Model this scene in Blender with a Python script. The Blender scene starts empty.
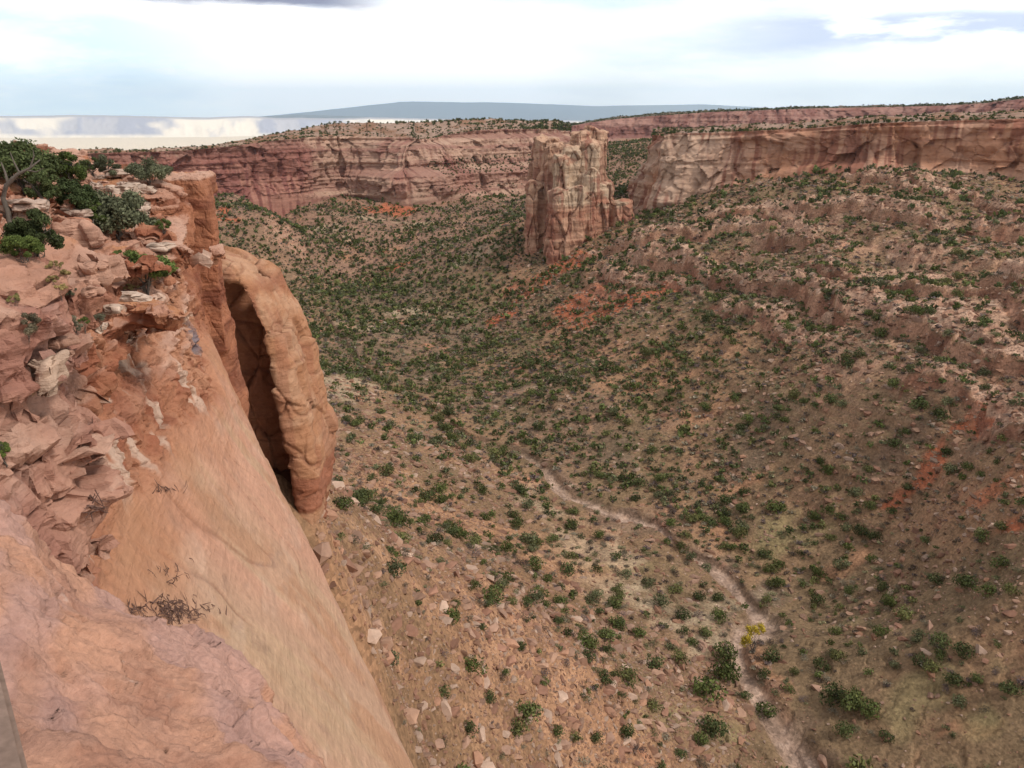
import bpy, bmesh, math, random, time
import numpy as np
from mathutils import Vector
from mathutils.bvhtree import BVHTree
T0 = time.time()
def tick(s): print('T %6.1f %s' % (time.time() - T0, s))

# ------------------------------------------------------------------ camera, sky, sun, exposure
S = bpy.context.scene
C = S.collection
PITCH = math.radians(18.8)
F = 800.0
cam_data = bpy.data.cameras.new('camera')
cam_data.sensor_width = 36.0
cam_data.lens = F / 1024 * 36
cam_data.clip_start = 0.2
cam_data.clip_end = 300000
cam = bpy.data.objects.new('camera', cam_data)
cam.rotation_euler = (math.pi / 2 - PITCH, 0, 0)
C.objects.link(cam)
S.camera = cam

SUN_EL, SUN_AZ = math.radians(50), math.radians(118)      # azimuth from +Y towards +X
world = bpy.data.worlds.new('World')
S.world = world
world.use_nodes = True
wn, wl = world.node_tree.nodes, world.node_tree.links
wn.clear()
def N(nodes, typ, **kw):
    n = nodes.new(typ)
    for k, v in kw.items():
        if k.startswith('i_'):
            key = k[2:]
            n.inputs[int(key) if key.isdigit() else key].default_value = v
        else:
            setattr(n, k, v)
    return n
out = N(wn, 'ShaderNodeOutputWorld')
bg = N(wn, 'ShaderNodeBackground'); bg.inputs['Strength'].default_value = 0.1
sky = N(wn, 'ShaderNodeTexSky', sky_type='NISHITA', sun_disc=False)
sky.sun_elevation = SUN_EL; sky.sun_rotation = SUN_AZ
tc = N(wn, 'ShaderNodeTexCoord')
sep = N(wn, 'ShaderNodeSeparateXYZ'); wl.new(tc.outputs['Generated'], sep.inputs[0])
def M(nodes, links, op, a, b=None, c=None):
    n = nodes.new('ShaderNodeMath'); n.operation = op
    for i, x in enumerate((a, b, c)):
        if x is None: continue
        if isinstance(x, (int, float)): n.inputs[i].default_value = x
        else: links.new(x, n.inputs[i])
    return n.outputs[0]
def WM(op, a, b=None, c=None): return M(wn, wl, op, a, b, c)
zz = WM('ADD', WM('MAXIMUM', sep.outputs['Z'], 0.0), 0.06)
px_ = WM('DIVIDE', sep.outputs['X'], zz); py_ = WM('DIVIDE', sep.outputs['Y'], zz)
cmb = N(wn, 'ShaderNodeCombineXYZ'); wl.new(WM('MULTIPLY', WM('DIVIDE', sep.outputs['X'], WM('ADD', WM('ABSOLUTE', sep.outputs['Y']), 0.3)), 3.6), cmb.inputs[0]); wl.new(WM('MULTIPLY', sep.outputs['Y'], 0.6), cmb.inputs[1]); wl.new(WM('MULTIPLY', sep.outputs['Z'], 14.0), cmb.inputs[2])
def wnoise(scale, off, detail=6, rough=0.55, sx=1, sy=1):
    mp = N(wn, 'ShaderNodeMapping'); mp.inputs['Location'].default_value = off; mp.inputs['Scale'].default_value = (sx, sy, 1)
    wl.new(cmb.outputs[0], mp.inputs[0])
    n = N(wn, 'ShaderNodeTexNoise'); n.inputs['Scale'].default_value = scale; n.inputs['Detail'].default_value = detail
    n.inputs['Roughness'].default_value = rough
    wl.new(mp.outputs[0], n.inputs['Vector']); return n.outputs['Fac']
def wramp(x, stops):
    r = N(wn, 'ShaderNodeValToRGB'); e = r.color_ramp.elements
    e[0].position, e[0].color = stops[0][0], (*stops[0][1], 1); e[1].position, e[1].color = stops[-1][0], (*stops[-1][1], 1)
    for p, c in stops[1:-1]:
        q = e.new(p); q.color = (*c, 1)
    wl.new(x, r.inputs[0]); return r.outputs[0]
CL = 7.5
cover = wnoise(0.42, (3.1, 1.2, 0), 5, 0.5)
cov = wramp(cover, [(0.34, (0.35,) * 3), (0.46, (1,) * 3)])
shade = wnoise(0.8, (8.3, 5.1, 2), 8, 0.6)
ccol = wramp(shade, [(0.24, (0.60, 0.66, 0.78)), (0.36, (1.0, 1.04, 1.10)), (0.46, (1.28, 1.27, 1.26))])
axy = WM('DIVIDE', sep.outputs['X'], WM('MAXIMUM', sep.outputs['Y'], 0.05))
fine = wnoise(1.6, (2.3, 7.7, 5), 7, 0.6)
def wss(a, b, x):
    n = wn.new('ShaderNodeMapRange'); n.interpolation_type = 'SMOOTHSTEP'; n.inputs[1].default_value = a; n.inputs[2].default_value = b; wl.new(x, n.inputs[0]); return n.outputs[0]
el = WM('ADD', sep.outputs['Z'], WM('MULTIPLY', WM('SUBTRACT', fine, 0.5), 0.035))
m1 = WM('MULTIPLY', wss(0.108, 0.118, el), WM('MULTIPLY', wss(-0.62, -0.42, axy), wss(-0.10, -0.22, axy)))
m2 = WM('MULTIPLY', WM('MULTIPLY', wss(0.055, 0.075, el), wss(0.105, 0.090, el)), WM('MULTIPLY', wss(0.12, 0.36, axy), wss(0.34, 0.48, fine)))
def wmix(f, a, col):
    n = N(wn, 'ShaderNodeMix', data_type='RGBA'); wl.new(f, n.inputs['Factor']); wl.new(a, n.inputs[6]); n.inputs[7].default_value = (*col, 1); return n.outputs[2]
ccol = wmix(m1, ccol, (0.22, 0.22, 0.33)); ccol = wmix(WM('MULTIPLY', m2, 0.9), ccol, (0.52, 0.60, 0.80))
m3 = WM('MULTIPLY', WM('MULTIPLY', wss(-0.22, -0.5, axy), wss(0.11, 0.085, el)), wss(0.72, 0.42, fine)); ccol = wmix(WM('MULTIPLY', m3, 0.65), ccol, (0.55, 0.82, 0.98))
vm = N(wn, 'ShaderNodeVectorMath', operation='SCALE'); wl.new(WM('MULTIPLY', WM('ADD', WM('MULTIPLY', wss(0.32, 0.10, sep.outputs['Z']), 0.70), 1.0), CL), vm.inputs['Scale'])
wl.new(ccol, vm.inputs[0])
skyb = N(wn, 'ShaderNodeVectorMath', operation='MULTIPLY'); skyb.inputs[1].default_value = (1.9, 1.95, 2.1)
wl.new(sky.outputs[0], skyb.inputs[0])
mx = N(wn, 'ShaderNodeMix', data_type='RGBA'); cov = WM('MAXIMUM', cov, m1)
wl.new(cov, mx.inputs['Factor']); wl.new(skyb.outputs[0], mx.inputs[6]); wl.new(vm.outputs[0], mx.inputs[7])
wl.new(mx.outputs[2], bg.inputs['Color']); wl.new(bg.outputs[0], out.inputs[0])

sl = bpy.data.lights.new('sun', 'SUN'); sl.energy = 2.8; sl.angle = math.radians(10); sl.color = (1, 0.95, 0.87)
sun = bpy.data.objects.new('sun', sl); C.objects.link(sun)
sdir = Vector((math.sin(SUN_AZ) * math.cos(SUN_EL), math.cos(SUN_AZ) * math.cos(SUN_EL), math.sin(SUN_EL)))
sun.rotation_euler = sdir.to_track_quat('Z', 'Y').to_euler()

S.view_settings.view_transform = 'Standard'
S.view_settings.look = 'None'
S.view_settings.exposure = -0.05
S.view_settings.gamma = 1.0
S.view_settings.use_curve_mapping = False
HAZE = 2.7e-5
S.cycles.volume_bounces = 3
S.cycles.max_bounces = 4
S.cycles.diffuse_bounces = 2

# ------------------------------------------------------------------ layout helpers (camera at the origin, z up, y forward)
cP, sP = math.cos(PITCH), math.sin(PITCH)
def ray(u, v):
    a = (u - 512) / F; b = -(v - 384) / F
    return np.array([a, cP + sP * b, -sP + cP * b])
def pY(u, v, y): r = ray(u, v); return r * (y / r[1])
def pZ(u, v, z): r = ray(u, v); return r * (z / r[2])
def proj(P):
    P = np.asarray(P, float); x, y, z = P[..., 0], P[..., 1], P[..., 2]
    d = y * cP - z * sP; up = y * sP + z * cP
    d = np.where(np.abs(d) < 1e-3, 1e-3, d)
    return 512 + F * x / d, 384 - F * up / d, d

# ------------------------------------------------------------------ noise
def _h(ix, iy, iz, s):
    with np.errstate(over='ignore'):
        h = ix.astype(np.uint32) * np.uint32(374761393) + iy.astype(np.uint32) * np.uint32(668265263) + iz.astype(np.uint32) * np.uint32(2147483647 & 1274126177) + np.uint32((s * 974634777) & 0xffffffff)
        h = (h ^ (h >> np.uint32(13))) * np.uint32(1274126177)
        h = (h ^ (h >> np.uint32(16))) * np.uint32(2246822519)
        h = h ^ (h >> np.uint32(15))
    return (h & np.uint32(0xffffff)).astype(np.float32) / np.float32(0xffffff)
def vn(x, y, z, s=0):
    x = np.asarray(x, np.float32); y = np.asarray(y, np.float32); z = np.asarray(z, np.float32)
    x, y, z = np.broadcast_arrays(x, y, z)
    fx, fy, fz = np.floor(x), np.floor(y), np.floor(z)
    ix, iy, iz = fx.astype(np.int32), fy.astype(np.int32), fz.astype(np.int32)
    tx, ty, tz = x - fx, y - fy, z - fz
    tx = tx * tx * (3 - 2 * tx); ty = ty * ty * (3 - 2 * ty); tz = tz * tz * (3 - 2 * tz)
    r = 0
    for dz in (0, 1):
        wz = tz if dz else 1 - tz
        for dy in (0, 1):
            wy = ty if dy else 1 - ty
            a = _h(ix, iy + dy, iz + dz, s); b = _h(ix + 1, iy + dy, iz + dz, s)
            r = r + (a + (b - a) * tx) * (wy * wz)
    return r * 2 - 1
def fbm(x, y, z, oct=4, s=0, gain=0.5, lac=2.03):
    a, r, f = 1.0, 0, 1.0
    for o in range(oct):
        r = r + a * vn(x * f + 17.3 * o, y * f - 9.1 * o, z * f + 5.7 * o, s + o); a *= gain; f *= lac
    return r
def ridged(x, y, z, oct=4, s=0):
    a, r, f = 1.0, 0, 1.0
    for o in range(oct):
        r = r + a * (1 - 2 * np.abs(vn(x * f + 7.3 * o, y * f, z * f, s + o))); a *= 0.5; f *= 2.1
    return r
def worley(x, y, z, s=0):
    x = np.asarray(x, np.float32); y = np.asarray(y, np.float32); z = np.asarray(z, np.float32)
    fx, fy, fz = np.floor(x), np.floor(y), np.floor(z)
    ix, iy, iz = fx.astype(np.int32), fy.astype(np.int32), fz.astype(np.int32)
    f1 = np.full(x.shape, 9, np.float32); f2 = f1.copy(); cid = np.zeros(x.shape, np.float32)
    for dx in (-1, 0, 1):
        for dy in (-1, 0, 1):
            for dz in (-1, 0, 1):
                a, b, c = ix + dx, iy + dy, iz + dz
                qx = a + _h(a, b, c, s + 1); qy = b + _h(a, b, c, s + 2); qz = c + _h(a, b, c, s + 3)
                d = (qx - x) ** 2 + (qy - y) ** 2 + (qz - z) ** 2
                m = d < f1
                f2 = np.where(m, f1, np.minimum(f2, d)); cid = np.where(m, _h(a, b, c, s + 4), cid); f1 = np.where(m, d, f1)
    return np.sqrt(f1), np.sqrt(f2), cid
def facets(x, y, z, s=0):
    """crystalline noise: every cell is a randomly tilted plane; returns height, edge distance, cell value"""
    x = np.asarray(x, np.float32); y = np.asarray(y, np.float32); z = np.asarray(z, np.float32)
    fx, fy, fz = np.floor(x), np.floor(y), np.floor(z)
    ix, iy, iz = fx.astype(np.int32), fy.astype(np.int32), fz.astype(np.int32)
    f1 = np.full(x.shape, 9, np.float32); f2 = f1.copy(); cid = np.zeros(x.shape, np.float32); hh = np.zeros(x.shape, np.float32)
    for dx in (-1, 0, 1):
        for dy in (-1, 0, 1):
            for dz in (-1, 0, 1):
                a, b, c = ix + dx, iy + dy, iz + dz
                h1, h2, h3 = _h(a, b, c, s + 1), _h(a, b, c, s + 2), _h(a, b, c, s + 3)
                ox, oy, oz = x - a - h1, y - b - h2, z - c - h3
                d = ox * ox + oy * oy + oz * oz; m = d < f1; ci = _h(a, b, c, s + 4)
                f2 = np.where(m, f1, np.minimum(f2, d)); cid = np.where(m, ci, cid)
                hh = np.where(m, ci - 0.5 + 1.3 * (ox * (ci - 0.5) + oy * (h1 - 0.5) + oz * (h2 - 0.5)) * 2, hh); f1 = np.where(m, d, f1)
    return hh, np.sqrt(f2) - np.sqrt(f1), cid
def sst(a, b, x):
    t = np.clip((x - a) / (b - a), 0, 1); return t * t * (3 - 2 * t)
def smax(a, b, k):
    h = np.clip(0.5 + 0.5 * (a - b) / k, 0, 1); return b + (a - b) * h + k * h * (1 - h)
def smin(a, b, k): return -smax(-a, -b, k)
class TPS:
    def __init__(self, P, lam=0.0, sc=100.0):
        P = np.asarray(P, float); self.c = P[:, :2] / sc; self.sc = sc; n = len(P)
        K = self.k(self.c, self.c) + lam * np.eye(n); A = np.zeros((n + 3, n + 3))
        A[:n, :n] = K; A[:n, n] = 1; A[:n, n + 1:] = self.c; A[n:, :n] = A[:n, n:].T
        self.w = np.linalg.solve(A, np.concatenate([P[:, 2], np.zeros(3)]))
    def k(self, a, b):
        d2 = ((a[:, None] - b[None]) ** 2).sum(-1); return np.where(d2 > 0, 0.5 * d2 * np.log(np.maximum(d2, 1e-12)), 0)
    def __call__(self, x, y):
        q = np.stack([np.ravel(x), np.ravel(y)], 1) / self.sc; n = len(self.c); r = np.zeros(len(q))
        for i in range(0, len(q), 100000):
            s = q[i:i + 100000]; r[i:i + 100000] = self.k(s, self.c) @ self.w[:n] + self.w[n] + s @ self.w[n + 1:]
        return r.reshape(np.shape(x))
class Lookup:                      # a function of x, y baked on a regular grid
    def __init__(self, f, x0, x1, nx, y0, y1, ny):
        self.b = (x0, x1, nx, y0, y1, ny)
        X, Y = np.meshgrid(np.linspace(x0, x1, nx), np.linspace(y0, y1, ny), indexing='ij'); self.g = f(X, Y)
    def __call__(self, x, y):
        x0, x1, nx, y0, y1, ny = self.b
        a = np.clip((np.asarray(x) - x0) / (x1 - x0) * (nx - 1), 0, nx - 1.001); b = np.clip((np.asarray(y) - y0) / (y1 - y0) * (ny - 1), 0, ny - 1.001)
        i = a.astype(int); j = b.astype(int); s = a - i; t = b - j; g = self.g
        return (g[i, j] * (1 - s) + g[i + 1, j] * s) * (1 - t) + (g[i, j + 1] * (1 - s) + g[i + 1, j + 1] * s) * t
def surface_nets(Fv, org, h):
    neg = Fv < 0; nx, ny, nz = Fv.shape
    cnt = np.zeros((nx - 1, ny - 1, nz - 1), np.uint8)
    for i in (0, 1):
        for j in (0, 1):
            for k in (0, 1): cnt += neg[i:nx - 1 + i, j:ny - 1 + j, k:nz - 1 + k]
    act = (cnt > 0) & (cnt < 8)
    ci = np.argwhere(act); idx = np.full(act.shape, -1, np.int32); idx[act] = np.arange(len(ci), dtype=np.int32)
    acc = np.zeros((len(ci), 3)); num = np.zeros(len(ci))
    cr = [(i, j, k) for i in (0, 1) for j in (0, 1) for k in (0, 1)]
    for a in cr:
        for b in cr:
            if sum(b) - sum(a) == 1 and all(b[q] >= a[q] for q in range(3)):
                fa = Fv[ci[:, 0] + a[0], ci[:, 1] + a[1], ci[:, 2] + a[2]]; fb = Fv[ci[:, 0] + b[0], ci[:, 1] + b[1], ci[:, 2] + b[2]]
                m = (fa < 0) != (fb < 0); t = np.where(m, fa / np.where(m, fa - fb, 1), 0)
                acc += m[:, None] * (np.array(a)[None] + t[:, None] * (np.array(b) - np.array(a))[None]); num += m
    V = (ci + acc / num[:, None]) * h + np.array(org)
    quads = []
    for ax in range(3):
        n0 = [slice(1, -1)] * 3; n0[ax] = slice(0, -1); n1 = [slice(1, -1)] * 3; n1[ax] = slice(1, None)
        A = neg[tuple(n0)]; B = neg[tuple(n1)]
        e = np.argwhere(A != B); sgn = A[tuple(e.T)]
        e[:, [q for q in range(3) if q != ax]] += 1
        o1, o2 = [(1, 2), (2, 0), (0, 1)][ax]
        d1 = np.zeros(3, int); d1[o1] = 1; d2 = np.zeros(3, int); d2[o2] = 1
        g = lambda p: idx[p[:, 0], p[:, 1], p[:, 2]]
        q = np.stack([g(e - d1 - d2), g(e - d2), g(e), g(e - d1)], 1)
        q[~sgn] = q[~sgn][:, ::-1]; quads.append(q)
    return V, np.concatenate(quads)
def subdivide(V, Q):
    n = len(V); nf = len(Q)
    E_ = np.sort(np.stack([Q, np.roll(Q, -1, 1)], 2).reshape(-1, 2), 1)
    key = E_[:, 0].astype(np.int64) * n + E_[:, 1]; u, inv = np.unique(key, return_inverse=True)
    em = (V[u // n] + V[u % n]) / 2; fc = V[Q].mean(1)
    ei = (inv.reshape(-1, 4)) + n; fi = np.arange(nf) + n + len(u)
    out = [np.stack([Q[:, k], ei[:, k], fi, ei[:, (k - 1) % 4]], 1) for k in range(4)]
    return np.concatenate([V, em, fc]), np.concatenate(out)
def vnormals(V, Q):
    d1 = V[Q[:, 2]] - V[Q[:, 0]]; d2 = V[Q[:, 3 if Q.shape[1] == 4 else 1]] - V[Q[:, 1 if Q.shape[1] == 4 else 0]]
    fn = np.cross(d1, d2) if Q.shape[1] == 4 else -np.cross(d1, d2)
    n = np.zeros_like(V)
    for k in range(Q.shape[1]):
        for c in range(3): n[:, c] += np.bincount(Q[:, k], fn[:, c], len(V))
    return n / np.maximum(np.linalg.norm(n, axis=1), 1e-9)[:, None]
def smooth_mesh(V, Q, it=2):
    for _ in range(it):
        s = np.zeros_like(V); c = np.zeros(len(V))
        for k in range(4):
            for o in (1, 3):
                j = Q[:, (k + o) % 4]
                for a in range(3): s[:, a] += np.bincount(Q[:, k], V[j, a], len(V))
                c += np.bincount(Q[:, k], minlength=len(V))
        V = V * 0.4 + 0.6 * s / np.maximum(c, 1)[:, None]
    return V

# ------------------------------------------------------------------ object helpers
def mesh(name, V, Q, mat, col=None, smooth=True, parent=None):
    V = np.ascontiguousarray(V, np.float32); Q = np.ascontiguousarray(Q, np.int32); k = Q.shape[1]
    me = bpy.data.meshes.new(name)
    me.vertices.add(len(V)); me.vertices.foreach_set('co', V.ravel())
    me.loops.add(Q.size); me.loops.foreach_set('vertex_index', Q.ravel())
    me.polygons.add(len(Q)); me.polygons.foreach_set('loop_start', np.arange(0, Q.size, k, dtype=np.int32))
    me.polygons.foreach_set('use_smooth', np.full(len(Q), smooth))
    me.update(calc_edges=True)
    if col is not None:
        at = me.color_attributes.new('base', 'FLOAT_COLOR', 'POINT')
        at.data.foreach_set('color', np.concatenate([np.clip(col, 0, 1), np.ones((len(col), 1))], 1).astype(np.float32).ravel())
    me.materials.append(mat)
    o = bpy.data.objects.new(name, me); C.objects.link(o)
    if parent is not None: o.parent = parent
    return o
def tag(o, label=None, cat=None, group=None, kind=None):
    if label: o['label'] = label
    if cat: o['category'] = cat
    if group: o['group'] = group
    if kind or cat: o['kind'] = kind or 'thing'
    return o
def empty(name, loc, label, cat, group=None):
    o = bpy.data.objects.new(name, None); o.location = loc; o.empty_display_size = 0.3; C.objects.link(o)
    return tag(o, label, cat, group)
def gridq(nr, nc):
    i = np.arange(nr * nc).reshape(nr, nc)
    return np.stack([i[:-1, :-1], i[:-1, 1:], i[1:, 1:], i[1:, :-1]], -1).reshape(-1, 4)
def mixc(a, b, t):
    t = np.asarray(t)[..., None]; return np.asarray(a) * (1 - t) + np.asarray(b) * t

# ------------------------------------------------------------------ materials
def rock_material(name, fine=3.0, bump=0.5, dist=0.05, var=0.35, strata=0.0, speck=0.0, obj=0.0):
    m = bpy.data.materials.new(name); m.use_nodes = True; nt = m.node_tree; nd, lk = nt.nodes, nt.links
    b = nd['Principled BSDF']; b.inputs['Roughness'].default_value = 0.92; b.inputs['Specular IOR Level'].default_value = 0.15
    at = N(nd, 'ShaderNodeAttribute', attribute_name='base')
    tc = N(nd, 'ShaderNodeTexCoord')
    def noise(scale, detail, rough, vec=None):
        n = N(nd, 'ShaderNodeTexNoise'); n.inputs['Scale'].default_value = scale; n.inputs['Detail'].default_value = detail; n.inputs['Roughness'].default_value = rough
        lk.new(vec or tc.outputs['Object'], n.inputs['Vector']); return n.outputs['Fac']
    n1 = noise(fine, 8, 0.65); n2 = noise(fine * 0.21, 4, 0.6)
    mp = N(nd, 'ShaderNodeMapping'); mp.inputs['Scale'].default_value = (0.25, 0.25, 2.2); mp.inputs['Rotation'].default_value = (0.06, 0.05, 0)
    lk.new(tc.outputs['Object'], mp.inputs[0]); n3 = noise(fine * 0.8, 6, 0.6, mp.outputs[0])
    q = lambda *a: M(nd, lk, *a)
    v = q('ADD', q('MULTIPLY', q('SUBTRACT', n1, 0.5), var * 2.2), q('MULTIPLY', q('SUBTRACT', n2, 0.5), var * 1.4))
    v = q('ADD', v, q('MULTIPLY', q('SUBTRACT', n3, 0.5), strata * 2.5))
    v = q('ADD', v, 1.0)
    if speck:
        vo = N(nd, 'ShaderNodeTexVoronoi'); vo.inputs['Scale'].default_value = fine * 1.5; lk.new(tc.outputs['Object'], vo.inputs['Vector'])
        s = N(nd, 'ShaderNodeSeparateColor'); lk.new(vo.outputs['Color'], s.inputs[0])
        v = q('ADD', v, q('MULTIPLY', q('SUBTRACT', s.outputs[0], 0.5), speck))
    if obj:
        oi = N(nd, 'ShaderNodeObjectInfo'); v = q('MULTIPLY', v, q('ADD', q('MULTIPLY', q('SUBTRACT', oi.outputs['Random'], 0.5), obj), 1.0))
    sc = N(nd, 'ShaderNodeVectorMath', operation='SCALE'); lk.new(at.outputs['Color'], sc.inputs[0]); lk.new(v, sc.inputs['Scale'])
    lk.new(sc.outputs[0], b.inputs['Base Color'])
    h = q('ADD', q('ADD', n1, q('MULTIPLY', n3, 0.8 + 2 * strata)), q('MULTIPLY', n2, 1.5))
    bp = N(nd, 'ShaderNodeBump'); bp.inputs['Strength'].default_value = bump; bp.inputs['Distance'].default_value = dist
    lk.new(h, bp.inputs['Height']); lk.new(bp.outputs[0], b.inputs['Normal'])
    return m
def plain_material(name, col, rough=0.85, var=0.3, scale=6.0, trans=0.0, obj=0.0, attr=False):
    m = bpy.data.materials.new(name); m.use_nodes = True; nt = m.node_tree; nd, lk = nt.nodes, nt.links
    b = nd['Principled BSDF']; b.inputs['Roughness'].default_value = rough; b.inputs['Specular IOR Level'].default_value = 0.1
    tc = N(nd, 'ShaderNodeTexCoord'); n = N(nd, 'ShaderNodeTexNoise'); n.inputs['Scale'].default_value = scale; n.inputs['Detail'].default_value = 4
    lk.new(tc.outputs['Object'], n.inputs['Vector'])
    q = lambda *a: M(nd, lk, *a)
    v = q('ADD', q('MULTIPLY', q('SUBTRACT', n.outputs['Fac'], 0.5), var * 2), 1.0)
    if obj:
        oi = N(nd, 'ShaderNodeObjectInfo'); v = q('MULTIPLY', v, q('ADD', q('MULTIPLY', q('SUBTRACT', oi.outputs['Random'], 0.5), obj), 1.0))
    sc = N(nd, 'ShaderNodeVectorMath', operation='SCALE'); lk.new(v, sc.inputs['Scale'])
    if attr:
        at = N(nd, 'ShaderNodeAttribute', attribute_name='base'); lk.new(at.outputs['Color'], sc.inputs[0])
    else: sc.inputs[0].default_value = col
    lk.new(sc.outputs[0], b.inputs['Base Color'])
    if trans:
        tr = N(nd, 'ShaderNodeBsdfTranslucent'); lk.new(sc.outputs[0], tr.inputs[0])
        ms = N(nd, 'ShaderNodeMixShader'); ms.inputs[0].default_value = trans
        lk.new(b.outputs[0], ms.inputs[1]); lk.new(tr.outputs[0], ms.inputs[2]); lk.new(ms.outputs[0], nd['Material Output'].inputs[0])
    return m
MAT_FAR = rock_material('far_rock', 0.5, 0.6, 0.6, 0.3, 0.25)
MAT_GROUND = rock_material('canyon_ground', 1.2, 0.8, 0.35, 0.55, 0.0, 0.5)
MAT_NEAR = rock_material('near_sandstone', 2.6, 0.9, 0.14, 0.26, 0.14)
MAT_FORE = rock_material('foreground_sandstone', 11.0, 1.0, 0.045, 0.32, 0.08, 0.10)
MAT_LEAF = plain_material('juniper_foliage', (0.06, 0.08, 0.03), 0.8, 0.5, 0.6, 0.12, 0.5, True)
MAT_BOULDER = rock_material('boulder_rock', 1.5, 0.6, 0.12, 0.35, 0.1, 0.0, 0.5)
MAT_WOOD = plain_material('weathered_wood', (0.13, 0.108, 0.09), 0.9, 0.5, 9.0)

# ------------------------------------------------------------------ canyon terrain
CP = [(820,768,-121),(740,640,-120),(660,535,-119),(560,480,-118),(480,440,-117),(400,390,-116),(330,320,-112),(300,260,-105),(260,225,-92),
 (1024,768,-108),(1024,690,-102),(920,768,-115),
 (700,500,-117),(800,500,-111),(900,500,-102),(900,600,-112),(1024,600,-94),(1024,520,-86),
 (600,400,-110),(700,400,-102),(800,400,-91),(900,400,-80),(1024,450,-78),(1024,350,-65),
 (500,300,-109),(600,300,-95),(700,300,-82),(800,300,-70),(900,300,-63),(450,250,-101),(400,215,-90),(300,215,-86),
 (500,520,-112),(600,600,-117),(450,450,-109),(400,480,-102),(350,430,-97),(350,380,-104),(650,768,-116),(700,700,-119),]
TP = [tuple(pZ(u, v, z)) for u, v, z in CP]
for u, v, y in [(352,500,112),(330,532,73.5),(345,560,80),(352,600,82),(380,640,86),(400,700,83),(430,768,81),(400,560,116),(450,640,106),(500,700,106),(550,768,104),(500,768,94),(360,530,104),(600,700,124),(450,540,160),(1024,230,340),(1024,270,290),(1024,180,418),(860,174,443),(940,200,375),(860,230,370),(780,210,420),
                (760,179,478),(700,192,500),(640,208,520),(700,240,430),(640,250,440),(560,252,500),(600,232,512),(620,215,540),(530,225,560),
                (480,200,780),(250,205,690),(200,206,665),(270,222,600),(225,222,590),(400,200,800),(150,208,630),(120,215,560),(520,200,840),(560,200,900),(620,192,820),(640,170,1000),(655,140,1220),(610,150,1150)]:
    TP.append(tuple(pY(u, v, y)))
TP += [(-22,60,-56),(0,30,-96),(40,40,-110),(-45,80,-35),(-60,110,-45),(-90,200,-85),(-60,160,-80),(-170,330,-95),(-300,600,-72),(150,60,-108),(250,100,-80),(350,250,-45),(450,420,-30),(60,20,-112),
       (-150,150,-60),(600,900,-60),(300,900,-70),(-400,900,-80),(0,1400,-70)]
tps = TPS(TP, 0.0005)
WASH = np.array([pZ(u, v, z)[:2] for u, v, z in [(845,800,-121.5),(822,768,-121.3),(785,715,-121),(752,672,-120.5),(742,640,-120),(768,612,-120),(745,590,-119.8),(715,570,-119.5),(690,548,-119.2),(655,530,-119),(600,512,-118.5),(570,492,-118.3),(555,466,-118),(520,452,-117.5),(470,436,-117),(430,412,-116.5),(400,392,-116),(370,372,-115),(345,345,-113.5),(320,310,-111.5)]])
def polydist(x, y, P):
    d = np.full(np.shape(x), 1e9); s = np.zeros(np.shape(x)); L = 0
    for a, b in zip(P[:-1], P[1:]):
        ab = b - a; l2 = (ab ** 2).sum(); t = np.clip(((x - a[0]) * ab[0] + (y - a[1]) * ab[1]) / l2, 0, 1)
        q = (x - a[0] - t * ab[0]) ** 2 + (y - a[1] - t * ab[1]) ** 2; m = q < d
        d = np.where(m, q, d); s = np.where(m, L + t * math.sqrt(l2), s); L += math.sqrt(l2)
    return np.sqrt(d), s
def blob(x, y, u, v, ru, rv, zg=None):            # soft patch on the ground: centre and radii measured in the layout view
    c = ground_hit(u, v); ex = ground_hit(u + ru, v); ey = ground_hit(u, v - rv)
    rx = abs(ex[0] - c[0]) + 0.5; ry = abs(ey[1] - c[1]) + 0.5
    sh = (ey[0] - c[0]) / max(ey[1] - c[1], 1e-3)
    dx = (x - c[0]) - sh * (y - c[1]); dy = y - c[1]
    return np.exp(-((dx / rx) ** 2 + (dy / ry) ** 2))
lk0 = Lookup(lambda X, Y: tps(X, Y), -700, 800, 376, 0, 1500, 376)
LEDGES = [(900,280,170,70),(720,285,80,30),(800,235,160,40),(640,255,60,25),(980,330,80,40),(860,330,90,30)]
def ground_hit(u, v):
    r = ray(u, v); t = np.geomspace(40, 1600, 1500); P = r[None] * t[:, None]
    dz = P[:, 2] - lk0(P[:, 0], P[:, 1]); i = int(np.argmax(dz < 0)) if (dz < 0).any() else len(t) - 1
    return P[i]
STEPS = [([(700,222),(760,212),(800,214)],3.0,7),([(880,168+10),(950,192),(1045,226)],2.5,6),([(900,385),(960,400),(1045,420)],2.2,6),([(770,236),(820,244),(880,255),(950,268),(1045,287)],5.5,13),([(650,262),(690,270),(730,285),(780,296),(830,312)],5.0,9),([(835,318),(900,335),(960,352),(1045,370)],4.5,12),
         ([(800,205),(860,210),(930,222),(1045,242)],4.5,10),([(840,180),(900,187),(980,201),(1045,212)],3.5,8),([(580,256),(620,250),(660,240),(720,233),(770,223)],4.0,8),
         ([(860,284),(920,298),(1045,322)],3.2,7),([(700,302),(760,320),(820,336)],2.2,5),([(760,258),(830,276),(900,292)],2.6,6),([(600,275),(650,285),(700,292)],2.2,5)]
STEPW = [(np.array([ground_hit(u, v)[:2] for u, v in p]), h, w) for p, h, w in STEPS]
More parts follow.
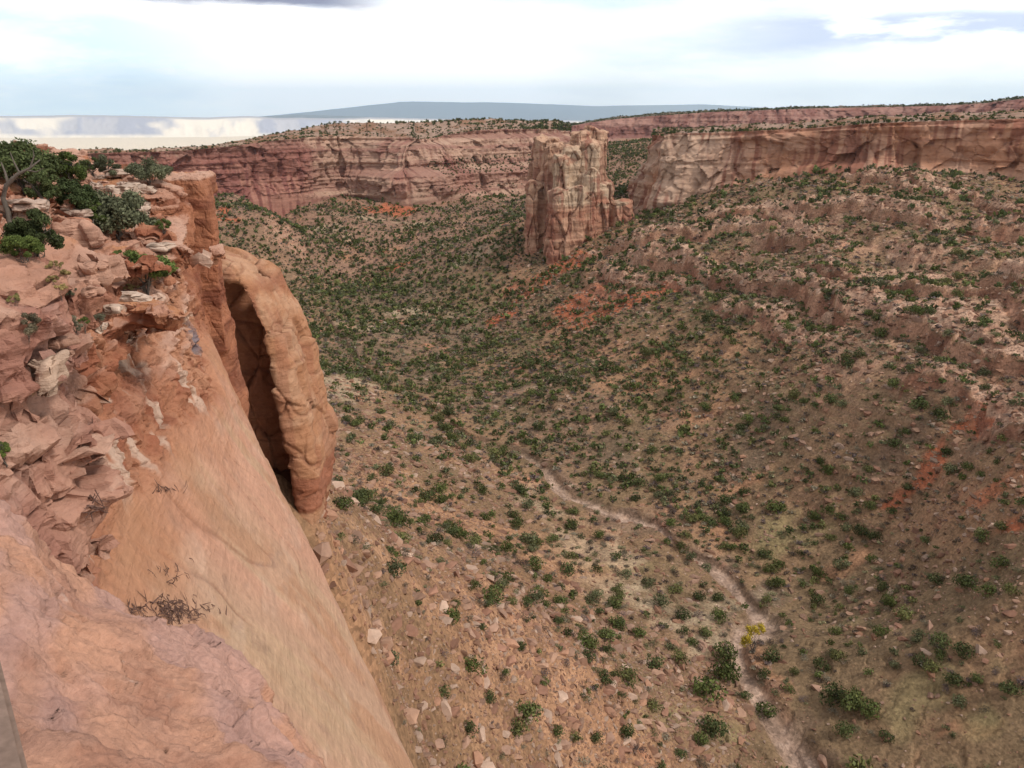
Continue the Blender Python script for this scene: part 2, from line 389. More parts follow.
def sdist(x, y, P):
    d = np.full(np.shape(x), 1e9); sg = np.ones(np.shape(x)); e = np.zeros(np.shape(x))
    for k, (a, b) in enumerate(zip(P[:-1], P[1:])):
        ab = b - a; l2 = (ab ** 2).sum(); tt = ((x - a[0]) * ab[0] + (y - a[1]) * ab[1]) / l2; t = np.clip(tt, 0, 1)
        q = (x - a[0] - t * ab[0]) ** 2 + (y - a[1] - t * ab[1]) ** 2; m = q < d
        sg = np.where(m, np.sign(ab[0] * (y - a[1]) - ab[1] * (x - a[0])), sg); d = np.where(m, q, d)
        end = np.where((k == 0) & (tt < 0), 1.0, 0.0) + np.where((k == len(P) - 2) & (tt > 1), 1.0, 0.0); e = np.where(m, end, e)
    return np.sqrt(d) * sg, e
def steps(x, y):
    """rock ledges: height to add, and how much bare pale rock / dark riser shows"""
    dz = np.zeros(np.shape(x)); pale = np.zeros(np.shape(x)); riser = np.zeros(np.shape(x))
    wx = x + 7 * fbm(x / 26, y / 26, 0, 4, 71); wy = y + 7 * fbm(x / 26, y / 26, 0, 4, 75)
    for k, (P, h, w) in enumerate(STEPW):
        s_, e = sdist(wx, wy, P); gap = sst(-0.55, -0.2, vn(x / 30, y / 30, k, 79)); h = 1.35 * h * gap * np.where(e > 0, np.exp(-(np.abs(s_) / 8) ** 2), 1)
        up = sst(-1.1, 1.1, s_); prof = np.where(s_ > 0, np.exp(-np.maximum(s_ - w * 0.6, 0) / w), -np.exp(s_ / (w * .8)))
        s2 = sst(3.4, 5.4, s_ + 2 * vn(x / 9, y / 9, 2, 80)) * 0.5
        dz = dz + h * 0.5 * (prof * np.where(s_ > 0, 1, 1) * (2 * np.abs(up - 0.5)) + s2 * np.exp(-np.maximum(s_ - w, 0) / w) * (s_ > 0))
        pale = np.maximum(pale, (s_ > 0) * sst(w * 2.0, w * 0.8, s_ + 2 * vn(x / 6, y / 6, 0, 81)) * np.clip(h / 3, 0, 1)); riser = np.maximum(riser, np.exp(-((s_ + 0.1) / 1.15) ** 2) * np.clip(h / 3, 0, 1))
    rk_ = np.clip(pale + riser, 0, 1); dz = dz + rk_ * (1.2 * facets(x / 6.5, y / 5.0, 0 * x, 88)[0] + 0.25 * facets(x / 3.0, y / 2.6, 0 * x, 89)[0])
    return dz, pale, riser
def Hraw(x, y):
    z = lk0(x, y)
    dist = np.sqrt(x * x + y * y)
    led = np.zeros(np.shape(x))
    for b in LEDGES: led = np.maximum(led, blob(x, y, *b))
    wd, ws = polydist(x + 4 * vn(x / 14, y / 14, 0, 5), y + 4 * vn(x / 14, y / 14, 0, 6), WASH)
    flat = np.exp(-(wd / 30) ** 2)
    # gullies and hummocks
    g = fbm(x / 60, y / 60, 0.3, 3, 11) * 3.2 * (1 - 0.8 * flat) + ridged(x / 26, y / 26, 0.7, 3, 21) * 1.1 * (1 - 0.7 * flat) + fbm(x / 7, y / 7, 0, 3, 31) * 0.35
    fade = sst(60, 130, dist)
    z = z + g * fade + 0.45 * fade * facets(x / 4.5, y / 4.5, 0 * x, 91)[0]
    # stepped rock benches
    h = 7.5; zz_ = z + 5.0 * fbm(x / 60, y / 60, 1, 4, 41); fr = zz_ / h - np.floor(zz_ / h)
    stp = (sst(0.52, 0.84, fr) - fr) * h
    z = z + stp * np.clip(led * 1.5, 0, 1) * 0.8 * sst(-0.35, 0.25, fbm(x / 40, y / 40, 5, 3, 47))
    h2 = 1.9; zz_ = z + 1.6 * fbm(x / 14, y / 14, 2, 4, 43); fr = zz_ / h2 - np.floor(zz_ / h2)
    z = z + (sst(0.5, 0.8, fr) - fr) * h2 * np.clip(led * 1.2 - 0.1, 0, 1) * 0.6 * sst(-0.2, 0.3, fbm(x / 25, y / 25, 6, 3, 48)) * fade
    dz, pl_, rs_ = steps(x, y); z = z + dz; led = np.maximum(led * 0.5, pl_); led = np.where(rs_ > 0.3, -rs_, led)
    w = (2.9 + 1.5 * vn(ws / 14, 0, 0, 8)) * (0.6 + 0.4 * sst(260, 180, y))
    z = z - 2.2 * np.exp(-(wd / (w * 1.3)) ** 6)
    return z, led, wd, w
rows = np.concatenate([np.geomspace(48, 170, 300)[:-1], np.geomspace(170, 520, 720)[:-1], np.geomspace(520, 1480, 280)]); az = np.tan(np.linspace(-math.radians(31), math.radians(38.5), 950))
Y, A = np.meshgrid(rows, az, indexing='ij'); X = A * (Y + 55) * 1.02
Z, LED, WD, WW = Hraw(X, Y)
tick('terrain')
RED = [(590,300,55,12),(540,290,35,9),(620,310,50,8),(660,290,40,8),(905,480,22,22),(965,415,28,14),(1000,520,45,18),(930,440,25,10),(890,495,12,10),(500,320,25,6),(420,265,30,4),(560,265,30,7),(230,215,40,5),(395,212,35,5)]
PALE = [(757,612,22,26),(715,610,45,26),(735,650,20,20),(600,545,45,16),(690,610,60,20),(640,590,60,16),(560,530,40,14),(540,505,30,10),(690,640,40,12),(380,222,60,3),(470,258,40,4),(450,250,45,3),(370,330,25,6),(560,380,25,5),(360,395,25,12),(420,312,60,7),(345,385,25,10),(300,228,60,3)]
GRN = [(830,640,80,35),(900,700,70,35),(960,720,60,30),(780,540,70,25),(620,560,40,14),(520,560,40,15),(700,740,60,20)]
DARK = [(385,350,55,20),(350,345,40,18),(430,380,35,15),(640,520,40,12),(700,555,40,10),(560,430,60,25),(620,450,70,25),(450,330,90,30),(400,300,90,20),(960,450,60,20),(880,440,40,20),(760,590,18,14),(500,400,60,25),(760,440,60,20)]
ORNG = [(355,590,22,30),(375,650,25,35),(405,710,25,40),(345,560,20,20),(420,650,40,40),(500,640,120,60),(450,520,60,30),(700,520,30,10),(850,560,50,14),(940,740,60,8),(760,470,60,15),(700,420,50,12),(400,720,60,50),(560,570,40,12),(780,690,20,40),(660,380,60,14),(600,215,40,10),(560,700,90,60)]
def ground_color(x, y, z, led, wd, ww):
    n = fbm(x / 22, y / 22, 0, 4, 51); n2 = fbm(x / 5, y / 5, 0, 3, 61)
    c = mixc((0.19, 0.13, 0.078), (0.27, 0.165, 0.10), sst(-0.6, 0.8, n))
    def acc(L): 
        s = np.zeros(np.shape(x))
        for b in L: s = np.maximum(s, blob(x, y, *b))
        return s
    wob = 0.45 * n + 0.3 * n2; x = x + 7 * fbm(x / 20, y / 20, 3, 3, 66); y = y + 7 * fbm(x / 20, y / 20, 4, 3, 67)
    far = sst(480, 640, y); c = mixc(c, (0.26, 0.155, 0.115), far * 0.8)
    c = mixc(c, (0.34, 0.185, 0.11), sst(0.15, 0.8, acc(ORNG) + wob) * 0.85)
    c = mixc(c, (0.21, 0.175, 0.09), sst(0.3, 1.0, acc(GRN) + wob) * 0.7)
    c = mixc(c, (0.135, 0.10, 0.075), sst(0.3, 0.9, acc(DARK) + wob) * 0.6)
    c = mixc(c, (0.36, 0.285, 0.20), sst(0.3, 1.0, acc(PALE) + wob) * 0.8)
    c = mixc(c, (0.37, 0.11, 0.055), sst(0.3, 0.8, acc(RED) + 0.9 * wob) * 0.85)
    lc = mixc((0.36, 0.225, 0.16), (0.46, 0.31, 0.235), sst(-0.5, 0.5, n2))
    c = mixc(c, lc, sst(0.25, 0.8, led + 0.2 * n) * 0.85); c = mixc(c, mixc((0.22, 0.10, 0.07), (0.36, 0.20, 0.14), sst(-0.3, 0.4, n2)), sst(-0.3, -0.8, led) * 0.8)  # pale benches; red-brown risers, with undercut shade darkened into their colour
    c = mixc(c, mixc((0.30, 0.21, 0.165), (0.40, 0.29, 0.235), sst(-0.3, 0.5, n2 + vn(x / 1.5, y / 1.5, 0, 68))), np.exp(-(wd / (ww * 1.15)) ** 4) * sst(330, 230, y) * 0.95)
    c = mixc(c, (0.115, 0.075, 0.06), np.exp(-((wd - ww * 1.75) / (ww * 0.55)) ** 2) * sst(-0.3, 0.5, n2) * 0.6)
    left = sst(25, -15, x - 0.1 * y) * sst(240, 180, y); c = mixc(c, mixc((0.27, 0.155, 0.09), (0.36, 0.21, 0.13), sst(-0.5, 0.6, n + n2)), left * 0.65)
    return c * (0.94 + 0.12 * n2)[..., None] * np.array([1.04, 0.99, 0.93])
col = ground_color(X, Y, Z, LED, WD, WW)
# bare rock where the ground is steep
gy, gx = np.gradient(Z); slope = np.hypot(gx / np.gradient(X, axis=1), gy / np.gradient(Y, axis=0))
band = 0.5 + 0.5 * np.sin(Z * 1.7 + 2 * vn(X / 30, Y / 30, 0, 3))
col = mixc(col, mixc((0.34, 0.17, 0.11), (0.42, 0.26, 0.18), band), sst(0.95, 1.6, slope) * 0.85 * np.clip(LED * 1.5 + sst(450, 500, Y), 0, 1))
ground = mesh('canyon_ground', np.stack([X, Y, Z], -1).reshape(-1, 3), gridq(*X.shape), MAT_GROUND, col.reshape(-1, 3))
tag(ground, kind='structure')
tick('terrain mesh')
gxx = Lookup(lambda a, b: Hraw(a, b)[0], -640, 640, 641, 48, 1000, 477)
bvh_ground = BVHTree.FromPolygons([tuple(p) for p in np.stack([X, Y, Z], -1)[::3, ::3].reshape(-1, 3)], gridq(*X[::3, ::3].shape).tolist())

# ------------------------------------------------------------------ canyon walls
def wall(name, ctl, prof, seed, ns, nt, back=(400, 10), crest=0.0, dz0=-8, mat=MAT_FAR, palette=0, crack=3.0, backn=60, skew=0, veg=None):
    """ctl: (u, v_top, v_base, y) along the wall; prof(t, s01) -> inward setback in metres at height fraction t"""
    ctl = np.array(ctl, float); base = []; top = []
    for u, vt, vb, y in ctl:
        b = pY(u, vb, y); top.append(pY(u, vt, y)[2]); base.append(b)
    base = np.array(base); top = np.array(top)
    L = np.concatenate([[0], np.cumsum(np.hypot(np.diff(base[:, 0]), np.diff(base[:, 1])))])
    s = np.linspace(0, L[-1], ns)
    def cr(v):                                     # smooth interpolation
        m = np.gradient(v, L); i = np.clip(np.searchsorted(L, s) - 1, 0, len(L) - 2); h = L[i + 1] - L[i]; t = (s - L[i]) / h
        return (2*t**3-3*t**2+1)*v[i] + (t**3-2*t**2+t)*h*m[i] + (-2*t**3+3*t**2)*v[i+1] + (t**3-t**2)*h*m[i+1]
    bx, by, zb, zt = cr(base[:, 0]), cr(base[:, 1]), cr(base[:, 2]), cr(top)
    uu = np.interp(s, L, ctl[:, 0])
    tx, ty = np.gradient(bx), np.gradient(by); k = 25; ker = np.ones(k) / k
    tx = np.convolve(np.pad(tx, k // 2, 'edge'), ker, 'valid'); ty = np.convolve(np.pad(ty, k // 2, 'edge'), ker, 'valid')
    l = np.hypot(tx, ty); nx, ny = -ty / l, tx / l                   # inward (towards the plateau)
    t = np.linspace(-0.25, 1, nt)
    Tt, Ss = np.meshgrid(t, s, indexing='ij'); U = np.broadcast_to(uu, Tt.shape)
    ZB, ZT = zb[None], zt[None]; zz = ZB + (ZT - ZB) * Tt + np.minimum(Tt, 0) * 100
    bxx, byy = bx[None], by[None]
    off = prof(np.clip(Tt, 0, 1), U) + np.clip(Tt, -1, 0) * 25
    env = sst(-0.1, 0.15, Tt)
    # promontories and alcoves, joints, bedding
    off = off + env * (9 * fbm(Ss / 75, 0, 0.3 * Tt, 3, seed) + 2.2 * ridged(Ss / 31 + 0.5 * vn(Ss / 50, Tt * 2, 0, seed + 6), 0.8 * Tt, 0, 3, seed + 5))
    jn = vn(Ss / 9 + 0.25 * vn(Ss / 20, Tt * 3, 0, seed + 8), Tt * 0.7, 0, seed + 9)
    off = off + env * crack * sst(0.22, 0.0, np.abs(jn)) * sst(-0.2, 0.5, vn(Ss / 30, Tt * 2.0, 4, seed + 10))
    h1, e1, cid = facets(Ss / 13, zz / 16, 0 * zz, seed + 20); h2, e2, cid = facets(Ss / 4.5, zz / 5, 0 * zz, seed + 24)
    off = off + env * (h1 * 3.6 + h2 * 1.1)
    bed = zz + 1.2 * vn(Ss / 60, 0, 0, seed + 12)
    off = off + env * (0.8 * vn(bed / 1.7, Ss / 90, 0, seed + 13) + 1.3 * vn(bed / 4.5, Ss / 120, 0, seed + 14))
    off = off + env * 0.5 * fbm(Ss / 4, zz / 4, 0, 2, seed + 15)
    PX, PY, PZ = bxx + nx[None] * off, byy + ny[None] * off, zz
    c = wall_color(Ss, zz, Tt, U, seed, palette, jn)
    # plateau behind the rim
    d = (np.linspace(0, 1, backn) ** 2)[1:, None] * back[0]
    rim = off[-1][None]; RX, RY = bxx + nx * rim, byy + ny * rim; rl = np.hypot(RX, RY); zr = zt[None] + (np.interp(s, L, crest) if not np.isscalar(crest) else crest) * sst(0, back[1] * 10, d) - 0.16 * np.maximum(d - back[1] * 14, 0) \
        + 1.6 * fbm((bxx + nx * d) / 16, (byy + ny * d) / 16, 0, 4, seed + 30) * sst(0, 12, d) - 2.0 * (sst(-0.1, 0.15, vn(Ss[:1] / 30, d / 9, 0, seed + 33)) - 0.5) * sst(0, 5, d)
    QX, QY = RX * (1 + d / rl), RY * (1 + d / rl)
    n = fbm(QX / 14, QY / 14, 0, 4, seed + 40)
    ct = mixc((0.30, 0.20, 0.15), (0.22, 0.12, 0.075), sst(-0.3, 0.4, n)) if palette != 2 else mixc((0.09, 0.075, 0.05), (0.15, 0.10, 0.07), sst(-0.3, 0.4, n))
    V = np.concatenate([np.stack([PX, PY, PZ], -1), np.stack([QX, QY, np.broadcast_to(zr, QX.shape)], -1)]); c = np.concatenate([c, ct])
    Q = gridq(*V.shape[:2])
    o = mesh(name, V.reshape(-1, 3), Q, mat, c.reshape(-1, 3)); tag(o, kind='structure')
    return V
def wall_color(s, z, t, u, seed, palette, jn):
    bed = z + 1.5 * vn(s / 60, 0, 0, seed + 12)
    b1 = vn(bed / 3.1, s / 200, 0, seed + 50); b2 = vn(bed / 1.1, s / 60, 0, seed + 51); n = fbm(s / 18, z / 18, 0, 4, seed + 52)
    strk = fbm(s / 2.6, z / 26, 0, 3, seed + 53); big = vn(s / 35, z / 30, 0, seed + 54)
    if palette == 0:      # far wall: purple-red below, pinkish grey above
        c = mixc((0.29, 0.155, 0.115), (0.40, 0.25, 0.18), sst(-0.5, 0.6, b1 + 0.5 * b2 + 0.4 * n))
        red = sst(330, 290, u) * sst(0.95, 0.8, t) + 0.5 * sst(0.2, 0.6, big) * sst(0.9, 0.6, t)
        c = mixc(c, mixc((0.19, 0.065, 0.055), (0.33, 0.15, 0.11), sst(-0.2, 0.4, strk + 0.3 * b1 + 0.5 * big)), np.clip(red, 0, 1) * 0.85); c = mixc(c, (0.19, 0.075, 0.06), sst(0.2, 0.6, big + 0.6 * strk) * sst(0.3, 0.5, t) * 0.6)
    elif palette == 1:    # right wall: orange varnished sandstone
        c = mixc((0.39, 0.20, 0.12), (0.47, 0.285, 0.195), sst(-0.5, 0.7, n + 0.4 * b1))
        c = mixc(c, (0.43, 0.31, 0.225), sst(735, 690, u) * sst(-0.6, 0.2, n + 0.3) * 0.7); c = c * np.array([0.97, 0.93, 0.93])
        c = mixc(c, (0.21, 0.075, 0.05), sst(0.15, 0.7, strk + 0.5 * big) * 0.75)
        c = mixc(c, (0.26, 0.11, 0.07), sst(0.88, 0.97, t) * sst(-0.5, 0.3, b2) * 0.7)
    else:                 # distant rim: dark red
        c = mixc((0.22, 0.10, 0.08), (0.33, 0.18, 0.14), sst(-0.5, 0.6, n + 0.6 * b1))
    c = mixc(c, (0.16, 0.06, 0.045), sst(0.10, 0.0, np.abs(jn)) * 0.35)
    return c
def prof_far(t, u):
    a = sst(330, 400, u)            # one sheer cliff on the left, two tiers with a bench on the right
    one = 5 * t + 5 * sst(0.0, 0.25, t) * (1 - t)
    two = 8 * sst(0, 0.35, t) * 0.4 + 30 * sst(0.36, 0.52, t) + 10 * sst(0.55, 1.0, t) + 14 * sst(0.86, 0.95, t)
    return one * (1 - a) + two * a
W1 = wall('far_canyon_wall', [(-200,152,215,470),(-60,152,210,540),(90,153,207,610),(200,150,204,680),(300,139,198,735),(345,136,199,800),(400,140,199,770),(460,140,196,800),(520,131,196,850),(570,130,195,900),(600,130,193,960),(606,131,188,1080),(600,131,180,1250),(580,131,175,1450)],
          prof_far, 100, 1500, 170, (420, 12), [-9, -9, -8, -6, 2, 8, 12, 13, 8, 6, 6, 6, 5, 5], palette=0, backn=90)
def prof_right(t, u):
    a = sst(760, 690, u)
    return (3 * t + 2 * sst(0.05, 0.2, t)) * (1 - a) + a * (20 * t ** 1.1) + 2 * sst(0.9, 0.94, t)
W2 = wall('right_canyon_wall', [(690,131,160,1000),(668,133,175,760),(648,134,192,640),(632,135,206,560),(640,135,213,512),(700,133,200,492),(745,131,186,478),(790,129,170,465),(860,124,168,440),(940,121,171,425),(1024,118,174,405),(1120,112,180,385),(1250,108,190,350)],
          prof_right, 200, 1400, 130, (500, 10), [0, 0, 0, 0, 0, 0, 0.5, 1, 1.5, 2, 3, 4, 4], palette=1, crack=2.0, backn=90)
W3 = wall('distant_canyon_rim', [(560,128,150,1500),(620,118,150,1480),(680,113,150,1420),(760,110,140,1350),(860,107,140,1300),(950,103,130,1200),(990,98,130,1150),(1040,93,130,1100),(1150,90,130,1000),(1300,90,130,900)],
          lambda t, u: 30 * t ** 2 + 45 * sst(0.1, 0.45, t), 300, 700, 70, (900, 8), 2, palette=2, backn=40)
tick('walls')

# ------------------------------------------------------------------ far plain, book-like cliffs, blue mountain
pl = mesh('valley_plain', *(lambda: (lambda g: (np.stack([g[0], g[1], np.full_like(g[0], -330.0)], -1).reshape(-1, 3), gridq(*g[0].shape)))(np.meshgrid(np.linspace(-59000, 59000, 200), np.linspace(-11000, 51000, 300), indexing='xy')))(),
          MAT_GROUND, np.tile((0.66, 0.55, 0.42), (60000, 1)))
tag(pl, kind='structure')
def strip_hill(name, pts, mat, colf, depth, ns=700, nt=60, seed=0, z0=-330, rough=0.25, gull=400.0):
    P = np.array([pY(u, v, y) for u, v, y in pts]); L = np.concatenate([[0], np.cumsum(np.hypot(np.diff(P[:, 0]), np.diff(P[:, 1])))]); s = np.linspace(0, L[-1], ns)
    x, y, zt = [np.interp(s, L, P[:, k]) for k in range(3)]
    t = np.linspace(0, 1, nt); Tt, Ss = np.meshgrid(t, s, indexing='ij')
    t2 = np.concatenate([t, [1.02, 1.5]]); Tt, Ss = np.meshgrid(t2, s, indexing='ij')
    r = ridged(Ss / gull, Tt * 0.8, 0, 4, seed)
    h = np.clip(Tt, 0, 1) ** 1.6
    h = h + rough * r * np.sin(np.pi * np.clip(Tt, 0, 1)) * 0.35
    zt = zt[None] + 0.07 * (zt[None] - z0) * fbm(Ss / gull / 2, 0, 0, 5, seed + 3)
    Z = z0 - 5 + (zt - z0) * np.clip(h, 0, 1.0)
    fr_ = 1 - depth * (1 - Tt) / np.hypot(x, y)[None]; PX = x[None] * fr_; PY = y[None] * fr_
    V = np.stack([PX, PY, Z], -1)
    o = mesh(name, V.reshape(-1, 3), gridq(*Tt.shape), mat, colf(Ss, Tt, r).reshape(-1, 3)); tag(o, kind='structure'); return o
cliffs = strip_hill('distant_cliffs', [(-300,117,12500),(0,116,12500),(90,115,12600),(200,117,12800),(300,117,14000),(420,119,15000),(600,121,16000)], MAT_FAR,
    lambda s, t, r: mixc(mixc((0.80, 0.70, 0.58), (0.36, 0.36, 0.42), np.clip(0.35 * sst(0.6, 1.4, r) + 0.8 * sst(0.1, 0.5, vn(s / 1500, 0, 0, 405) + 0.4 * vn(s / 300, t * 3, 0, 406)) * sst(0.1, 0.3, t), 0, 1)), (0.36, 0.34, 0.36), sst(0.9, 0.97, t)), 1600, seed=400)  # sunlit cream and blue shadow patches painted into the cliff colour
mount = strip_hill('distant_mountain', [(-200,122,42000),(60,121,42000),(240,119,42000),(310,112,42000),(360,106,42000),(400,101,42000),(520,103,42000),(600,106,42000),(700,105,42000),(760,107,42000),(900,114,42000),(1100,116,42000)], MAT_FAR,
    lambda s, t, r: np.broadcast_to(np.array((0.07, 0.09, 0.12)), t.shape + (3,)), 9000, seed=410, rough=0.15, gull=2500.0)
ridge = strip_hill('distant_ridge', [(150,122,26000),(240,118,26000),(300,114,26000),(350,116,26000),(430,119,26000),(620,121,26000)], MAT_FAR,
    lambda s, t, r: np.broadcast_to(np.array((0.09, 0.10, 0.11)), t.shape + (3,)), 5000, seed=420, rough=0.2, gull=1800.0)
tick('far')

# ------------------------------------------------------------------ near cliff on the left
def sd_slab(x, y, z):
    d1 = 0.872 * x + 0.238 * y + 0.428 * z + 11.7
    # gentle bowl in the middle of the face, flatter towards the near end
    d1 = d1 + 0.5 * np.exp(-((y - 24) / 9) ** 2 - ((z + 15) / 4) ** 2)
    d2 = 0.722 * x + 0.692 * y - 23.2
    return d1, d2
RIM = np.array([pY(u, v, y) for u, v, y in [(20,560,10),(72,570,15),(70,500,18.5),(58,430,22),(84,375,26),(112,350,30.5),(140,325,35),(160,305,39.5),(176,280,44.5),(186,255,50),(192,225,56),(190,200,61)]])
TT = [(0,165,52),(60,168,56),(120,172,60),(0,200,40),(60,205,45),(0,262,27),(45,270,31),(100,235,46),(150,225,52),(160,190,60),(188,186,60),(128,290,40),(60,318,28),(0,330,18),(30,370,20),(92,335,31),
      (150,305,39),(0,420,15),(30,450,16),(58,500,17.5),(72,560,15.5),(170,270,45),(185,235,53),(0,500,13),(180,178,63),(100,180,66),(0,160,66),(20,290,25),(100,300,36),(60,360,25),(75,350,28)]
TTP = [tuple(pY(u, v, y)) for u, v, y in TT] + [(-46, 30, -4.0), (-46, 50, -3.0), (-46, 12, -3.5), (-30, 15, -4.2), (-12, 6, -6.5)]
tpsT = TPS(TTP, 0.002, 20.0)
def stair(v, h, a, b): f = v / h - np.floor(v / h); return h * (np.floor(v / h) + sst(a, b, f))
def top_raw(x, y):
    t = tpsT(x, y)
    wx_, wy_ = x + 0.8 * vn(x / 3, y / 3, 0, 1), y + 0.8 * vn(x / 3, y / 3, 0, 2); w = 0.9 * facets(wx_ / 4.2, wy_ / 5.0, 0 * x, 501)[0] + 0.35 * facets(wx_ / 1.7, wy_ / 2.1, 0 * x, 505)[0] + 0.25 * fbm(x / 7, y / 7, 0, 3, 503)
    t = t + w
    tt = t + 0.3 * fbm(x / 3, y / 3, 0, 3, 509) + 0.05 * y
    t = t + (stair(tt, 0.55, 0.66, 0.80) - tt) * 1.0 * sst(0.0, 0.5, vn(x / 9, y / 9, 3, 510) + 0.5)
    return t
MOUNDS = [(pY(10,290,20), (2.2,2.5,1.2)), (pY(5,360,16), (1.3,2.2,2.0)), (pY(18,430,16.5), (1.7,1.8,1.1)), (pY(30,500,15), (1.5,2.0,2.3)),
          (pY(52,372,24), (1.2,1.5,1.6)), (pY(30,405,21), (1.5,1.2,1.0)), (pY(118,205,56), (4.5,4,1.6)), (pY(100,322,34),(2.6,2.2,0.5)), (pY(60,310,27),(2.6,2.0,0.6)), (pY(138,262,43),(3.2,3,1.0))]
def dslab_(x, y, z): return 0.872 * x + 0.238 * y + 0.428 * z + 11.7 - 0.2
def near_sdf(x, y, z):
    d1, d2 = sd_slab(x, y, z)
    slab = smax(d1, d2, 2.5)
    x2, y2 = x[:, :, 0], y[:, :, 0]
    xr = np.interp(y2, RIM[:, 1], RIM[:, 0])[..., None]
    zr = np.interp(y2, RIM[:, 1], RIM[:, 2])[..., None]
    over = 0.45 * np.maximum(zr - 1.3 - z, 0) * sst(24, 30, y) * sst(50, 46, y)       # the face leans out towards its foot
    lip = -0.9 * sst(0.8, 1.6, zr - z) * sst(0.8 + 3.0, 1.6, zr - z) * sst(26, 32, y)
    dC = (x - xr - over * 0.55 - lip) * 0.9
    dC = smax(dC, y - 63.5, 1.0)
    top = tpsTL(x2, y2)[..., None] + 0.6 * np.clip(x - xr, 0, 12)
    d = smin(slab, dC, 0.5)
    d = smax(d, z - top, 0.25)
    for c, r in MOUNDS:
        q = np.sqrt(((x - c[0]) / r[0]) ** 2 + ((y - c[1]) / r[1]) ** 2 + ((z - c[2]) / r[2]) ** 2); d = smin(d, (q - 1) * min(r), 0.35)
    lay = z + 0.10 * x - 0.03 * y + 0.25 * vn(x / 7, y / 7, 0, 520)
    def layer(th, sd_): f = lay / th + 0.35 * vn(x / 3.5, y / 3.5, 0, sd_ + 3); i = np.floor(f); return (_h(i.astype(np.int32), np.floor(x / 3.7 + 0.5 * _h(i.astype(np.int32), 0 * i.astype(np.int32), 0 * i.astype(np.int32), 9)).astype(np.int32), np.floor(y / 3.1).astype(np.int32), sd_) - 0.5)
    rough = sst(0.0, 1.2, dslab_(x, y, z)) * (1 - 0.6 * sst(50, 56, y))
    d = d + rough * (0.55 * layer(1.35, 521) + 0.34 * layer(0.5, 531)) * sst(0.1, 0.6, np.abs(z - top))
    # block at the end of the rim: body, neck, cap
    def box(c, h, k, rot=0.0):
        cs, sn = math.cos(rot), math.sin(rot); ax = (x - c[0]) * cs + (y - c[1]) * sn; ay = -(x - c[0]) * sn + (y - c[1]) * cs
        qx, qy, qz = np.abs(ax) - h[0] + k, np.abs(ay) - h[1] + k, np.abs(z - c[2]) - h[2] + k
        return np.sqrt(np.maximum(qx, 0) ** 2 + np.maximum(qy, 0) ** 2 + np.maximum(qz, 0) ** 2) + np.minimum(np.maximum(qx, np.maximum(qy, qz)), 0) - k
    e = box((-26.4, 61, -9.0), (3.0, 3.0, 3.6), 0.2, 0.3)
    e = np.minimum(e, box((-24.3, 60.2, -11.5), (2.1, 2.9, 5.8), 0.25, 0.3))
    e = np.minimum(e, box((-25.7, 60.4, -5.45), (3.4, 3.4, 0.5), 0.2, 0.25))
    e = np.minimum(e, box((-23.7, 59.6, -5.1), (1.7, 2.1, 0.7), 0.35, 0.1))
    d = smin(d, e, 0.1)
    # rounded fin running down behind the smooth face
    A = [pY(160,215,61), pY(178,262,61), pY(198,330,60), pY(206,400,60), pY(215,480,60), pY(230,600,60)]; R = [1.8, 2.0, 2.6, 3.0, 3.4, 4]
    for a, b, ra, rb in zip(A[:-1], A[1:], R[:-1], R[1:]):
        ab = b - a; t = np.clip(((x - a[0]) * ab[0] + (y - a[1]) * ab[1] + (z - a[2]) * ab[2]) / (ab @ ab), 0, 1)
        q = np.sqrt((x - a[0] - t * ab[0]) ** 2 + (y - a[1] - t * ab[1]) ** 2 + (z - a[2] - t * ab[2]) ** 2) - (ra + (rb - ra) * t)
        d = smin(d, q, 0.6)
    return d
tpsTL = Lookup(top_raw, -48, 10, 465, 4, 72, 545)
hN = 0.2
gx_ = np.arange(-44, 5, hN, dtype=np.float32); gy_ = np.arange(8, 68, hN, dtype=np.float32); gz_ = np.arange(-47, -1, hN, dtype=np.float32)
Fv = np.concatenate([near_sdf(gx_[:, None, None], g[None, :, None], gz_[None, None, :]).astype(np.float32) if False else near_sdf(gx_[:, None, None] + 0 * g[None, :, None], g[None, :, None] + 0 * gx_[:, None, None], gz_[None, None, :]).astype(np.float32) for g in np.array_split(gy_, 16)], axis=1)
tick('near sdf')
NV, NQ = surface_nets(Fv, (gx_[0], gy_[0], gz_[0]), hN)
del Fv
NV, NQ = subdivide(NV, NQ)
tick('near mesh %d' % len(NV))
def near_weights(V):
    x, y, z = V.T
    d1, d2 = sd_slab(x, y, z)
    xr = np.interp(y, RIM[:, 1], RIM[:, 0])
    slabw = sst(0.35, 0.1, np.abs(smax(d1, d2, 2.5))) * sst(-0.3, 0.6, x - xr - 0.2)
    return slabw, xr
